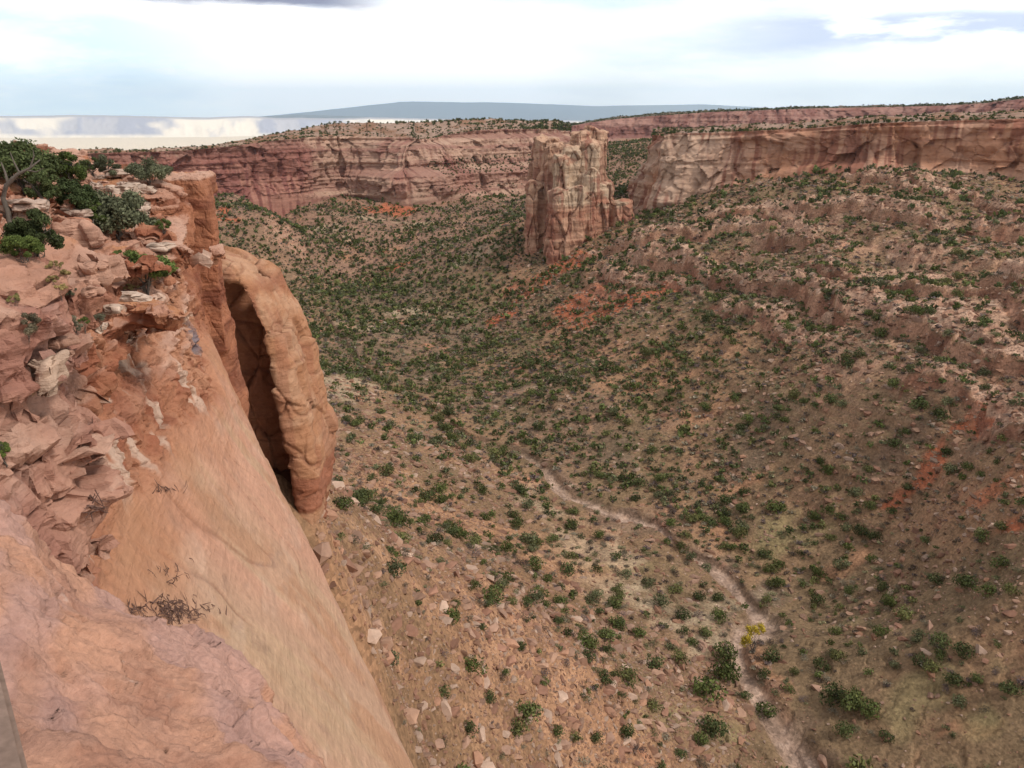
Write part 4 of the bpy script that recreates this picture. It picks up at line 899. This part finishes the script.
def size_rank(x, y, z, r):
    u, v, d = proj(np.stack([x, y, z], -1)); s_ = r / d; s_ = np.where((u < 4) | (u > 1020) | (v > 772), s_ * 0.3, s_); return np.argsort(-s_)
def individuals(name, cat, group, variants, mat, colors, x, y, z, sc, which, noun, n=300):
    base = []
    for V, Q, T in variants:
        row = []
        for c in colors:
            o = mesh(name, V, Q, mat, T * np.asarray(c)[None], smooth=False); row.append(o.data); C.objects.unlink(o); bpy.data.objects.remove(o)
        base.append(row)
    labs = unique_labels(x[:n], y[:n], noun)
    for i in range(min(n, len(x))):
        o = bpy.data.objects.new(name, base[which[i] % len(base)][int(rng.integers(len(colors)))]); C.objects.link(o)
        o.location = (x[i], y[i], z[i]); o.scale = sc[i]; o.rotation_euler = (*(float(q) for q in rng.uniform(-.4, .4, 2) * (cat == 'boulder')), float(rng.uniform(0, 6.28)))
        tag(o, labs[i], cat, group)
# junipers
o_ = size_rank(jx, jy, jz, jw); jx, jy, jz, jw, jh = [a[o_] for a in (jx, jy, jz, jw, jh)]
NI = 300
vars_hi = [leaf_cloud(520, 0.085, 50 + k, 0.8) for k in range(8)]
sc = np.stack([jw, jw * rng.uniform(.75, 1.0, len(jw)), jh], 1)
def jn(i): return ('large dark green juniper' if jw[i] > 2.2 else 'medium juniper shrub' if jw[i] > 1.5 else 'small juniper shrub')
individuals('juniper_shrub', 'shrub', 'junipers scattered over the canyon floor and slopes', vars_hi, MAT_LEAF, GREENS, jx, jy, jz - 0.1, sc, np.arange(len(jx)), [jn(i) for i in range(NI)], NI)
def mass(name, label, x, y, z, sc, colors, seed, far1=230, far2=430, grey=False):
    r = np.random.default_rng(seed); d = np.hypot(x, y); parts = []
    lods = [([leaf_cloud(110, 0.16, seed + k, 0.8, 6) for k in range(5)], d < far1), ([leaf_cloud(38, 0.27, seed + 10 + k, 0.8, 5) for k in range(5)], (d >= far1) & (d < far2)), ([leaf_cloud(15, 0.42, seed + 20 + k, 0.8, 4) for k in range(5)], d >= far2)]
    VV, QQ, CC, off = [], [], [], 0
    for vs, m in lods:
        if not m.any(): continue
        n = m.sum(); col = colors[r.integers(0, len(colors), n)] * r.uniform(0.7, 1.25, (n, 1))
        V, Q, cc = merge_instances(vs, r.integers(0, 5, n), np.stack([x[m], y[m], z[m] - 0.1], 1), r.uniform(0, 6.28, n), sc[m], col)
        VV.append(V); QQ.append(Q + off); CC.append(cc); off += len(V)
    o = mesh(name, np.concatenate(VV), np.concatenate(QQ), MAT_LEAF, np.concatenate(CC), smooth=False); tag(o, label, 'shrubs', None, 'stuff'); return o
mass('distant_junipers', 'thousands of small dark green junipers dotting the far canyon floor', jx[NI:], jy[NI:], jz[NI:], sc[NI:], GREENS, 300)
o_ = size_rank(sx, sy, sz_, sw_r); sx, sy, sz_, sw_r = [a[o_] for a in (sx, sy, sz_, sw_r)]
sc = np.stack([sw_r, sw_r * .9, sw_r * rng.uniform(.45, .85, len(sx))], 1)
individuals('dry_shrub', 'shrub', 'grey brown dry shrubs between the junipers', [leaf_cloud(260, 0.08, 90 + k, 0.8, 6) for k in range(6)], MAT_LEAF, GREYS, sx, sy, sz_ - 0.05, sc, np.arange(len(sx)), ['grey-brown dry shrub' if sw_r[i] > 1.1 else 'low dry shrub' for i in range(NI)], NI)
mass('scrub_cover', 'grey brown scrub filling the ground between the junipers', sx[NI:], sy[NI:], sz_[NI:], sc[NI:], GREYS, 340)
# boulders
o_ = size_rank(bxk, byk, bzk, br); bxk, byk, bzk, br = [a[o_] for a in (bxk, byk, bzk, br)]
RC = np.array([(0.34, 0.20, 0.135), (0.31, 0.165, 0.105), (0.40, 0.27, 0.20), (0.26, 0.135, 0.09), (0.31, 0.185, 0.13)])
rk = [(lambda a: (a[0], a[1], np.ones((len(a[0]), 3))))(hull_rock(200 + k, 15, 0.65)) for k in range(10)]
sc = np.stack([br * 1.15, br, br * rng.uniform(.6, 1.1, len(br))], 1)
individuals('boulder', 'boulder', 'fallen sandstone boulders on the talus', rk, MAT_BOULDER, RC, bxk, byk, bzk - 0.05 * br, sc, np.arange(len(br)), ['large sandstone boulder' if br[i] > 1.3 else 'angular sandstone boulder' if br[i] > 0.9 else 'small broken sandstone block' for i in range(NI)], NI)
n = len(br) - NI
for k in range(1):
    V, Q, cc = merge_instances(rk, rng.integers(0, 10, n), np.stack([bxk[NI:], byk[NI:], bzk[NI:] - 0.05 * br[NI:]], 1), rng.uniform(0, 6.28, n), sc[NI:], RC[rng.integers(0, 5, n)] * rng.uniform(.75, 1.2, (n, 1)))
    tiny = [(lambda a: (a[0], a[1], np.ones((len(a[0]), 3))))(hull_rock(300 + k, 9, 0.6)) for k in range(8)]; n2_ = len(gxs)
    V2, Q2, c2 = merge_instances(tiny, rng.integers(0, 8, n2_), np.stack([gxs, gys, gzs - .02], 1), rng.uniform(0, 6.28, n2_), np.stack([grr * 1.2, grr, grr * rng.uniform(.5, 1.1, n2_)], 1), RC[rng.integers(0, 5, n2_)] * rng.uniform(.6, 1.15, (n2_, 1)))
    Q = np.concatenate([Q, Q2 + len(V)]); V = np.concatenate([V, V2]); cc = np.concatenate([cc, c2])
    tag(mesh('talus_rubble', V, Q, MAT_BOULDER, cc, smooth=False), 'broken sandstone rubble strewn over the talus slopes', 'rubble', None, 'stuff')
tick('plants')
# shrubs on the plateaus and benches of the walls
def on_wall(V, r0, r1, n, seed, power=1.0, smin_=0, smax_=1):
    r = np.random.default_rng(seed); i = (r0 + (r1 - r0) * r.random(n) ** power).astype(int); j = (V.shape[1] * (smin_ + (smax_ - smin_) * r.random(n))).astype(int).clip(0, V.shape[1] - 2)
    p = V[i, j] + (V[np.minimum(i + 1, V.shape[0] - 1), j] - V[i, j]) * r.random((n, 1)); return p
P = np.concatenate([on_wall(W1, 171, 171 + 58, 6500, 1, 1.0), on_wall(W1, 84, 116, 2200, 2, 1, .42, .97), on_wall(W1, 34, 60, 700, 6, 1, .40, .97), on_wall(W2, 132, 132 + 55, 3600, 3), on_wall(W2, 132, 137, 260, 5), on_wall(W3, 71, 71 + 20, 3600, 4)])
w = rng.uniform(0.9, 2.0, len(P)) * (1 + 0.7 * (np.hypot(P[:, 0], P[:, 1]) > 950)); sc = np.stack([w, w, w * rng.uniform(.8, 1.2, len(P))], 1)
mass('rim_junipers', 'dark green junipers dotting the rims and benches of the canyon walls', P[:, 0], P[:, 1], P[:, 2], sc, GREENS, 380)
P = np.concatenate([on_wall(W1, 171, 171 + 58, 2500, 11), on_wall(W2, 132, 132 + 55, 2500, 12)]); w = rng.uniform(0.5, 1.2, len(P)); sc = np.stack([w, w, w * .6], 1)
mass('rim_scrub', 'low grey brown scrub on the canyon rims', P[:, 0], P[:, 1], P[:, 2], sc, GREYS, 390)
tick('rim plants')

# ------------------------------------------------------------------ plants and loose rocks on the near rim
bpy.context.view_layer.update(); bvh_near = BVHTree.FromObject(ncliff, bpy.context.evaluated_depsgraph_get())
def nhit(u, v):
    r = Vector(ray(u, v)); h = bvh_near.ray_cast(Vector((0, 0, 0)), r.normalized(), 200)
    return np.array(h[0]) if h[0] is not None else pY(u, v, 45)
tick('near bvh')
def tube(path, r0, r1, sides=7):
    path = np.asarray(path, float); n = len(path); V = []
    for i, p in enumerate(path):
        t = path[min(i + 1, n - 1)] - path[max(i - 1, 0)]; t /= np.linalg.norm(t) + 1e-9; a = np.cross(t, [0.3, 0.2, 1.0]); a /= np.linalg.norm(a) + 1e-9; b = np.cross(t, a)
        r = r0 + (r1 - r0) * i / (n - 1)
        for k in range(sides): w = 6.2832 * k / sides; V.append(p + r * (math.cos(w) * a + math.sin(w) * b))
    Q = [[i * sides + k, i * sides + (k + 1) % sides, (i + 1) * sides + (k + 1) % sides, (i + 1) * sides + k] for i in range(n - 1) for k in range(sides)]
    return np.array(V), np.array(Q)
def join(parts):
    V, Q, off = [], [], 0
    for v, q in parts: V.append(v); Q.append(q + off); off += len(v)
    return np.concatenate(V), np.concatenate(Q)
def branchy(r, base, h, w, nb=7, thick=0.09, lean=(0, 0)):
    out = []; tips = []
    for b in range(nb):
        a = r.uniform(0, 6.28); out_r = w * r.uniform(0.25, 0.8); top = np.array([math.cos(a) * out_r + lean[0], math.sin(a) * out_r + lean[1], h * r.uniform(0.45, 0.85)])
        k = 7; P = [np.array([0, 0, -0.25]) + (top + np.array([0, 0, .25])) * (i / (k - 1)) ** np.array([1.4, 1.4, 0.9]) + (r.normal(size=3) * 0.04 * h if 0 < i else 0) for i in range(k)]
        out.append(tube(P, thick * (1 if b == 0 else 0.6), thick * 0.15)); tips.append(P[-1])
        for q in range(2):
            i = r.integers(2, k - 1); e = P[i] + r.normal(size=3) * h * 0.16 + np.array([0, 0, h * 0.1]); out.append(tube([P[i], (P[i] + e) / 2 + r.normal(size=3) * .03, e], thick * 0.3, thick * 0.08, 5))
    return join(out)
def near_plant(name, label, cat, u, v, wpx, hpx, color, seed, nleaf=5200, lumps=16, leaf=0.034, lean=(0, 0), gap=0.0, vbase=None, group=None, trunk=0.07):
    nleaf = int(nleaf * 1.8); lumps = int(lumps * 1.7); p = nhit(u, vbase or v); d = proj(p)[2]; w = wpx * d / F / 2 * 1.08; h = hpx * d / F
    r = np.random.default_rng(seed)
    root = empty(name, p, label, cat, group)
    tv, tq = branchy(r, p, h, w, 6, trunk * h / 2, lean)
    mesh('trunk', tv, tq, MAT_WOOD, smooth=True, parent=root)
    cen = np.stack([r.uniform(-1, 1, lumps) * w * 0.72 + lean[0], r.uniform(-1, 1, lumps) * w * 0.6 + lean[1], np.zeros(lumps)], 1)
    rr = np.hypot(cen[:, 0] / w, cen[:, 1] / w); cen[:, 2] = h * (0.18 + gap + (0.72 - gap) * r.uniform(0.1, 1, lumps) * np.clip(1.15 - rr ** 2, 0.2, 1))
    rad = r.uniform(0.14, 0.32, lumps) * min(w, h * 1.0); k = r.integers(0, lumps, nleaf)
    dr = r.normal(size=(nleaf, 3)); dr /= np.linalg.norm(dr, axis=1)[:, None]
    pos = cen[k] + dr * (rad[k] * r.uniform(0.35, 1.12, nleaf))[:, None] * np.array([1, 1, 0.8]); pos[:, 2] = np.maximum(pos[:, 2], 0.02)
    nr = dr + r.normal(size=(nleaf, 3)) * 0.7; nr /= np.linalg.norm(nr, axis=1)[:, None]
    a = np.cross(nr, r.normal(size=(nleaf, 3))); a /= np.linalg.norm(a, axis=1)[:, None]; b = np.cross(nr, a); sz = (leaf * (w + h) / 2 * r.uniform(0.6, 1.5, nleaf))[:, None]
    V = np.stack([pos - a * sz, pos - b * sz * .55, pos + a * sz, pos + b * sz * .55], 1).reshape(-1, 3)
    T = r.uniform(0.6, 1.4, nleaf)[:, None] * (0.75 + 0.5 * r.random(lumps))[k][:, None] * np.asarray(color)[None]
    mesh('crown', V, np.arange(nleaf * 4).reshape(-1, 4), MAT_LEAF, np.repeat(T, 4, 0), smooth=False, parent=root)
    return root
G1, G2, G3, G4, G5 = (0.072, 0.088, 0.034), (0.10, 0.13, 0.036), (0.125, 0.13, 0.075), (0.055, 0.072, 0.028), (0.16, 0.15, 0.10)
near_plant('juniper_tree', 'broad dark juniper on the skyline at the left edge above the bare leaning trunk', 'tree', 22, 182, 82, 44, G1, 1, 9000, 26, vbase=186, gap=.15)
near_plant('pinyon_tree', 'bright green bushy pinyon on the rim skyline right of the broad dark juniper', 'tree', 73, 184, 34, 34, G2, 2, 6000, 16, vbase=184)
near_plant('juniper_shrub', 'small dark skyline juniper between the pinyon and the grey-green one', 'shrub', 93, 176, 22, 20, G1, 3, 4000, 10)
near_plant('juniper_shrub', 'grey-green juniper on the rim skyline with pale twigs', 'shrub', 108, 178, 24, 24, G3, 4, 4000, 10)
near_plant('juniper_shrub', 'low grey-green shrub beside the capped rock block at the rim end', 'shrub', 150, 182, 46, 24, G3, 5, 5500, 14)
near_plant('juniper_shrub', 'pale green low shrub near the bare leaning trunk', 'shrub', 24, 192, 22, 15, G3, 6, 3500, 9)
near_plant('juniper_shrub', 'tall dark green juniper above the flat grey slab', 'shrub', 46, 205, 32, 36, G1, 7, 6000, 14)
near_plant('juniper_shrub', 'dense rounded dark green juniper in the middle of the rim', 'shrub', 78, 214, 42, 36, G4, 8, 8000, 18)
near_plant('juniper_shrub', 'largest grey-green juniper of the rim spreading over pale rock', 'shrub', 118, 236, 72, 46, G3, 9, 11000, 26)
near_plant('juniper_shrub', 'bright green juniper tuft touching the largest grey-green one', 'shrub', 92, 228, 26, 36, G2, 10, 4500, 12)
near_plant('juniper_shrub', 'dark green juniper left of the layered round rock', 'shrub', 36, 256, 50, 46, G1, 11, 8500, 20)
near_plant('juniper_shrub', 'bright yellow-green shrub in front of the dark juniper at left', 'shrub', 24, 262, 36, 30, G2, 12, 5500, 14)
near_plant('juniper_shrub', 'small bright shrub beside the twisted juniper', 'shrub', 120, 266, 18, 17, G2, 13, 3500, 9)
near_plant('twisted_juniper', 'twisted juniper with bare forked trunk and flat green crown at the cliff edge', 'tree', 147, 292, 46, 44, G2, 14, 5500, 13, gap=.3, lean=(0.4, 0), trunk=0.09)
near_plant('juniper_shrub', 'small green shrub on the ledge below the capped block', 'shrub', 164, 232, 17, 15, G2, 15, 3000, 8)
near_plant('sage_shrub', 'grey-green sage with one bright tuft above the dark crevice', 'shrub', 76, 333, 22, 18, G5, 16, 4000, 9)
near_plant('sage_shrub', 'small grey sage on the rock shelf right of the bright tuft', 'shrub', 100, 321, 18, 11, G5, 17, 3000, 7)
near_plant('sage_shrub', 'dull grey shrub in the hollow at the left edge', 'shrub', 26, 335, 32, 26, (0.15, 0.125, 0.08), 18, 5000, 12)
near_plant('sage_shrub', 'small sage tuft below the yellow grass', 'shrub', 72, 296, 14, 10, (0.11, 0.12, 0.07), 19, 2500, 6)
near_plant('sage_shrub', 'bright green tuft behind the grey-green sage', 'shrub', 84, 325, 12, 9, G2, 20, 2500, 6)
near_plant('grass_tuft', 'green grass tuft at the left edge above the foreground ledge', 'grass', 4, 458, 22, 26, (0.14, 0.18, 0.045), 21, 3500, 8)
near_plant('sage_shrub', 'yellowish tuft beside the undercut rock hump', 'shrub', 16, 304, 16, 12, (0.20, 0.18, 0.07), 22, 2500, 6)
for k, (u, v, w) in enumerate([(56, 268, 18), (66, 276, 16), (54, 282, 14), (132, 290, 14), (126, 284, 10), (60, 290, 14)]):
    near_plant('grass_tuft', ['dry yellow grass tuft just below the dark juniper', 'dry yellow grass tuft beside the round boulder', 'dry yellow grass tuft at the foot of the undercut hump', 'dry grass tuft under the twisted juniper', 'small dry grass tuft left of the twisted juniper trunk', 'dry yellow grass tuft next to the sage tuft'][k],
               'grass', u, v, w, 7, (0.34, 0.26, 0.11), 40 + k, 2200, 8, leaf=0.05, group='dry grass tufts on the rim')
# bare leaning trunk
p = nhit(9, 222); d = proj(p)[2]; k = d / F
def pt(u, v, dy=0): return pY(u, v, p[1] + dy) - p
root = empty('dead_tree', p, 'bare grey leaning trunk with forked branches at the left edge', 'dead tree')
V, Q = tube([pt(10, 224), pt(8, 212), pt(3, 198), pt(6, 186), pt(14, 177)], 3.0 * k, 1.9 * k, 9); mesh('trunk', V, Q, MAT_WOOD, parent=root)
V, Q = join([tube([pt(6, 186), pt(18, 174), pt(30, 168), pt(40, 160, .3)], 2.2 * k, .6 * k), tube([pt(8, 184), pt(5, 172), pt(1, 162)], 1.6 * k, .5 * k), tube([pt(20, 174), pt(14, 162), pt(10, 152)], 1.1 * k, .3 * k), tube([pt(30, 168), pt(34, 156), pt(33, 150)], .9 * k, .25 * k), tube([pt(26, 170), pt(36, 172), pt(44, 168)], .9 * k, .25 * k)])
mesh('branch', V, Q, MAT_WOOD, parent=root)
# loose slabs and rounded rocks
def near_rock(name, label, u, v, wpx, hpx, color, seed, depth=1.0, flat=True, rot=None, lift=0.35, tilt=(0, 0), group=None):
    p = nhit(u, v); d = proj(p)[2]; a = wpx * d / F / 2; h = hpx * d / F / 2; r = np.random.default_rng(seed)
    bm = bmesh.new(); bmesh.ops.create_icosphere(bm, subdivisions=5, radius=1.0); bm.verts.ensure_lookup_table()
    V = np.array([q.co[:] for q in bm.verts]); Q = np.array([[q.index for q in f.verts] for f in bm.faces]); bm.free()
    e = 0.36 if flat else 0.55
    V = np.sign(V) * np.abs(V) ** e; V /= np.maximum(np.linalg.norm(V, axis=1) ** 0.35, 1e-6)[:, None]
    th = np.arctan2(V[:, 1], V[:, 0]); ra = 1 + 0.16 * np.sin(2 * th + r.uniform(0, 6)) + 0.11 * np.sin(3 * th + r.uniform(0, 6)) + 0.07 * np.sin(5 * th + r.uniform(0, 6))
    V[:, :2] *= ra[:, None] * 0.9; V = V * np.array([a, a * depth, h])
    x, y, z = (V + p).T; n = V / np.maximum(np.linalg.norm(V, axis=1), 1e-6)[:, None]
    h1, e1, _c = facets(x / (a * 0.8), y / (a * .8), z / max(h, 0.2), seed + 5000)
    bedz = z + 0.12 * x; L_ = max(h * 0.5, 0.12)
    dd = h1 * 0.30 * min(a, 2 * h) + 0.06 * vn(bedz / (L_ * .6), x / 4, 0, seed) * (1.0 - np.abs(n[:, 2])) * min(a, h * 3) + 0.05 * fbm(x / .5, y / .5, z / .5, 3, seed + 1) * min(a, 2 * h)
    V = V + n * dd[:, None]
    V[:, 2] += tilt[0] * V[:, 0] + tilt[1] * V[:, 1]
    c = np.asarray(color)[None] * (1 + 0.22 * fbm(x / .7, y / .7, z / .2, 3, seed + 9))[:, None]
    o = mesh(name, V, Q, MAT_NEAR, c, smooth=False); o.location = (p[0], p[1], p[2] + h * lift)
    if rot is not None: o.rotation_euler = (0, 0, rot)
    else: o.rotation_euler = (0, 0, float(r.uniform(-.4, .4)))
    return tag(o, label, 'rock', group)
SL, SP, SR, SW = (0.40, 0.285, 0.225), (0.40, 0.225, 0.16), (0.36, 0.16, 0.10), (0.50, 0.37, 0.29)
near_rock('sandstone_slab', 'long flat grey slab above the dark juniper at left', 29, 208, 40, 11, SL, 1, .8)
near_rock('sandstone_slab', 'flat grey capstone on the layered round rock', 76, 217, 34, 9, SL, 2, .8, lift=.9)
near_rock('sandstone_boulder', 'layered round red rock under the grey capstone', 78, 238, 38, 32, SP, 3, .9, flat=False, lift=.1)
near_rock('sandstone_slab', 'thin red layer between the capstone and the layered round rock', 76, 224, 30, 7, SR, 4, .8, lift=.8)
near_rock('sandstone_boulder', 'smooth rounded pink boulder below the layered round rock', 100, 270, 40, 28, SP, 5, .9, flat=False, lift=.1)
near_rock('sandstone_slab', 'long tilted slab pointing to the twisted juniper', 128, 298, 52, 7, SW, 6, .4, rot=-.25)
near_rock('sandstone_slab', 'pale flat slab below the long tilted slab', 112, 310, 26, 8, SW, 7, .6)
near_rock('sandstone_slab', 'rounded pink slab beside the dry grass', 88, 284, 24, 9, SP, 8, .7)
near_rock('sandstone_slab', 'pink slab just below the smooth rounded boulder', 94, 292, 22, 8, SP, 9, .7)
near_rock('sandstone_slab', 'upper grey layer of the stack beside the dark crevice', 62, 344, 28, 11, SP, 10, .8, lift=.6)
near_rock('sandstone_slab', 'lower grey layer of the stack beside the dark crevice', 65, 354, 20, 7, SP, 11, .8)
near_rock('sandstone_slab', 'white cracked slab at the lip of the broken wall', 98, 328, 18, 9, SW, 12, .7)
near_rock('sandstone_slab', 'whitish flat rock on the rim right of the largest juniper', 160, 248, 30, 8, SW, 13, .7)
near_rock('sandstone_slab', 'broad pale slab on the skyline above the boulder pile', 118, 176, 26, 8, SL, 14, .9, lift=.6)
near_rock('sandstone_boulder', 'pale boulder with white lower face below the layered stack', 48, 372, 34, 34, (0.42, 0.29, 0.215), 15, .9, flat=True, lift=-.1, tilt=(.3, .2))
pile = [(96, 188, 12), (104, 184, 10), (112, 190, 14), (122, 186, 10), (94, 196, 14), (106, 198, 12), (126, 195, 20), (120, 202, 26), (136, 205, 22), (88, 182, 9), (133, 186, 12), (146, 192, 18), (70, 190, 12), (62, 186, 14), (140, 214, 26), (150, 222, 22), (30, 180, 10), (14, 206, 16), (4, 212, 18), (58, 176, 11), (102, 178, 9), (128, 180, 12)]
names = ['leftmost of the upper row', 'second of the upper row', 'third of the upper row', 'fourth of the upper row', 'left end of the lower row', 'middle of the lower row', 'broad one right of the middle', 'wide one in front of the pile', 'wide one nearest the capped block', 'small one beside the pinyon', 'small one behind the broad one', 'under the low grey-green shrub', 'left of the pile by the dark juniper', 'between the two dark junipers', 'largest low slab above the cliff corner', 'slab at the corner above the white rock', 'small one behind the leaning trunk', 'left of the long grey slab', 'at the picture edge by the long grey slab', 'under the pinyon', 'highest one of the pile', 'small one at the rim skyline']
for i, (u, v, w) in enumerate(pile):
    near_rock('rim_rock', 'loose rim rock, ' + names[i], u, v, w, w * (0.42 if i % 3 else 0.6), [SL, SP, SW, SR][i % 4 if i % 4 != 3 else (i // 4) % 4], 60 + i, .9, flat=i % 2 == 0, lift=.4, group='loose rocks piled on the rim')
# dead branches on the smooth face
def shit(u, v):
    r = ray(u, v); h = bvh_near.ray_cast(Vector((0, 0, 0)), Vector(r).normalized(), 200); return np.array(h[0]), np.array(h[1])
MAT_DEAD = plain_material('dead_branches', (0.13, 0.075, 0.06), 0.9, 0.5, 8.0)
def debris(label, u, v, ru, rv, n, seed, L=0.9):
    r = np.random.default_rng(seed); c, nn = shit(u, v)
    if nn @ c > 0: nn = -nn
    parts = []
    for i in range(n):
        q, w = shit(u + r.normal() * ru * .5, v + r.normal() * rv * .5)
        dr = r.normal(size=3); dr -= nn * (dr @ nn); dr[0] += .5; dr /= np.linalg.norm(dr); l = L * r.uniform(.3, 1.1)
        b = q - c + nn * r.uniform(0.0, 0.12); parts.append(tube([b - dr * l / 2, b + nn * r.uniform(0, .08) + r.normal(size=3) * .03, b + dr * l / 2], r.uniform(.012, .03), .006, 5))
        if i % 2: rv_ = r.normal(size=3); rv_ -= nn * (rv_ @ nn) * .8; e = b + dr * l * .3 + rv_ * l * .3; parts.append(tube([b, (b + e) / 2, e], .015, .006, 4))
    V, Q = join(parts); o = mesh('dead_branches', V, Q, MAT_DEAD); o.location = c; tag(o, label, 'dead branches')
debris('largest dark tangle of dead branches on the smooth face', 172, 612, 28, 14, 130, 1, .6)
debris('thin line of twigs left of the largest branch tangle', 138, 610, 16, 4, 14, 2, .6)
debris('small scatter of dark twigs above the largest branch tangle', 168, 574, 22, 10, 16, 3, .5)
debris('short row of dark twigs high on the smooth face', 166, 488, 20, 5, 14, 4, .6)
debris('loose dry stick cluster at the base of the broken wall', 92, 505, 7, 9, 12, 5, .6)
debris('few twigs right of the largest branch tangle', 212, 608, 10, 4, 6, 6, .5)
tick('rim objects')
# yellow cottonwood in the wash
p = ground_hit(752, 655); p[2] = fz(p[0], p[1])[0]; d = proj(p)[2]; k = d / F
root = empty('cottonwood_tree', p, 'small yellow-leaved cottonwood standing alone beside the pale wash', 'tree'); r = np.random.default_rng(5)
tv, tq = branchy(r, p, 30 * k * 1.1, 13 * k, 9, .16); mesh('trunk', tv, tq, MAT_WOOD, parent=root)
L_ = [(-5, 0, 12, 4.5), (-9, 1, 8, 4), (-3, 1, 19, 5), (-7, -1, 17, 5), (3, 0, 22, 4), (6, 1, 26, 4), (0, 0, 25, 4), (-5, 1, 24, 4), (8, 0, 23, 3), (-10, 0, 14, 3)]
cen = np.array([(a * k, b * k * 2, c_ * k * 1.15) for a, b, c_, _ in L_]); rad = np.array([q[3] * k for q in L_]); n = 2600; j = r.integers(0, len(L_), n); dr = r.normal(size=(n, 3)); dr /= np.linalg.norm(dr, axis=1)[:, None]
pos = cen[j] + dr * (rad[j] * r.uniform(.2, 1.1, n))[:, None]; a = r.normal(size=(n, 3)); a /= np.linalg.norm(a, axis=1)[:, None]; b = np.cross(a, dr); sz = r.uniform(.09, .2, n)[:, None]
V = np.stack([pos - a * sz, pos - b * sz, pos + a * sz, pos + b * sz], 1).reshape(-1, 3)
mesh('crown', V, np.arange(n * 4).reshape(-1, 4), MAT_LEAF, np.repeat(np.array((0.55, 0.40, 0.05))[None] * r.uniform(.6, 1.2, n)[:, None], 4, 0), smooth=False, parent=root)
# coping at the bottom left corner
MAT_CONC = plain_material('old_concrete', (0.20, 0.135, 0.105), 0.9, 0.5, 30.0)
zc = -1.55; e1, e2 = pZ(2, 668, zc), pZ(36, 800, zc); dr = (e1 - e2) / np.linalg.norm(e1 - e2); sd = np.array([-dr[1], dr[0], 0]); 
if sd[0] > 0: sd = -sd
bm = bmesh.new(); A_ = e2 - dr * 1.5; B_ = e1 + dr * 1.2
for zz_ in (0, -0.14):
    for q in (A_, B_, B_ + sd * .4, A_ + sd * .4): bm.verts.new((q[0], q[1], q[2] + zz_))
bm.verts.ensure_lookup_table()
for f in ((0, 1, 2, 3), (7, 6, 5, 4), (0, 4, 5, 1), (1, 5, 6, 2), (2, 6, 7, 3), (3, 7, 4, 0)): bm.faces.new([bm.verts[i] for i in f])
bmesh.ops.recalc_face_normals(bm, faces=bm.faces); bmesh.ops.bevel(bm, geom=bm.edges[:], offset=0.012, segments=2, affect='EDGES')
me = bpy.data.meshes.new('stone_coping'); bm.to_mesh(me); bm.free(); me.materials.append(MAT_CONC); o = bpy.data.objects.new('stone_coping', me); C.objects.link(o)
tag(o, 'narrow grey-brown stone coping crossing the bottom left corner', 'coping')

# ------------------------------------------------------------------ air
hz = bpy.data.materials.new('air_haze'); hz.use_nodes = True; nt = hz.node_tree; nt.nodes.remove(nt.nodes['Principled BSDF'])
pv = nt.nodes.new('ShaderNodeVolumePrincipled'); pv.inputs['Density'].default_value = HAZE; pv.inputs['Color'].default_value = (0.68, 0.85, 1.0, 1); pv.inputs['Anisotropy'].default_value = 0.75
nt.links.new(pv.outputs[0], nt.nodes['Material Output'].inputs['Volume'])
me = bpy.data.meshes.new('haze'); bm = bmesh.new(); bmesh.ops.create_cube(bm, size=1.0)
for v_ in bm.verts: v_.co = ((v_.co.x) * 120000, 20000 + v_.co.y * 64000, (-332 if v_.co.z < 0 else 1300))
bm.to_mesh(me); bm.free(); me.materials.append(hz); o = bpy.data.objects.new('haze', me); C.objects.link(o); tag(o, kind='stuff')
tick('done')
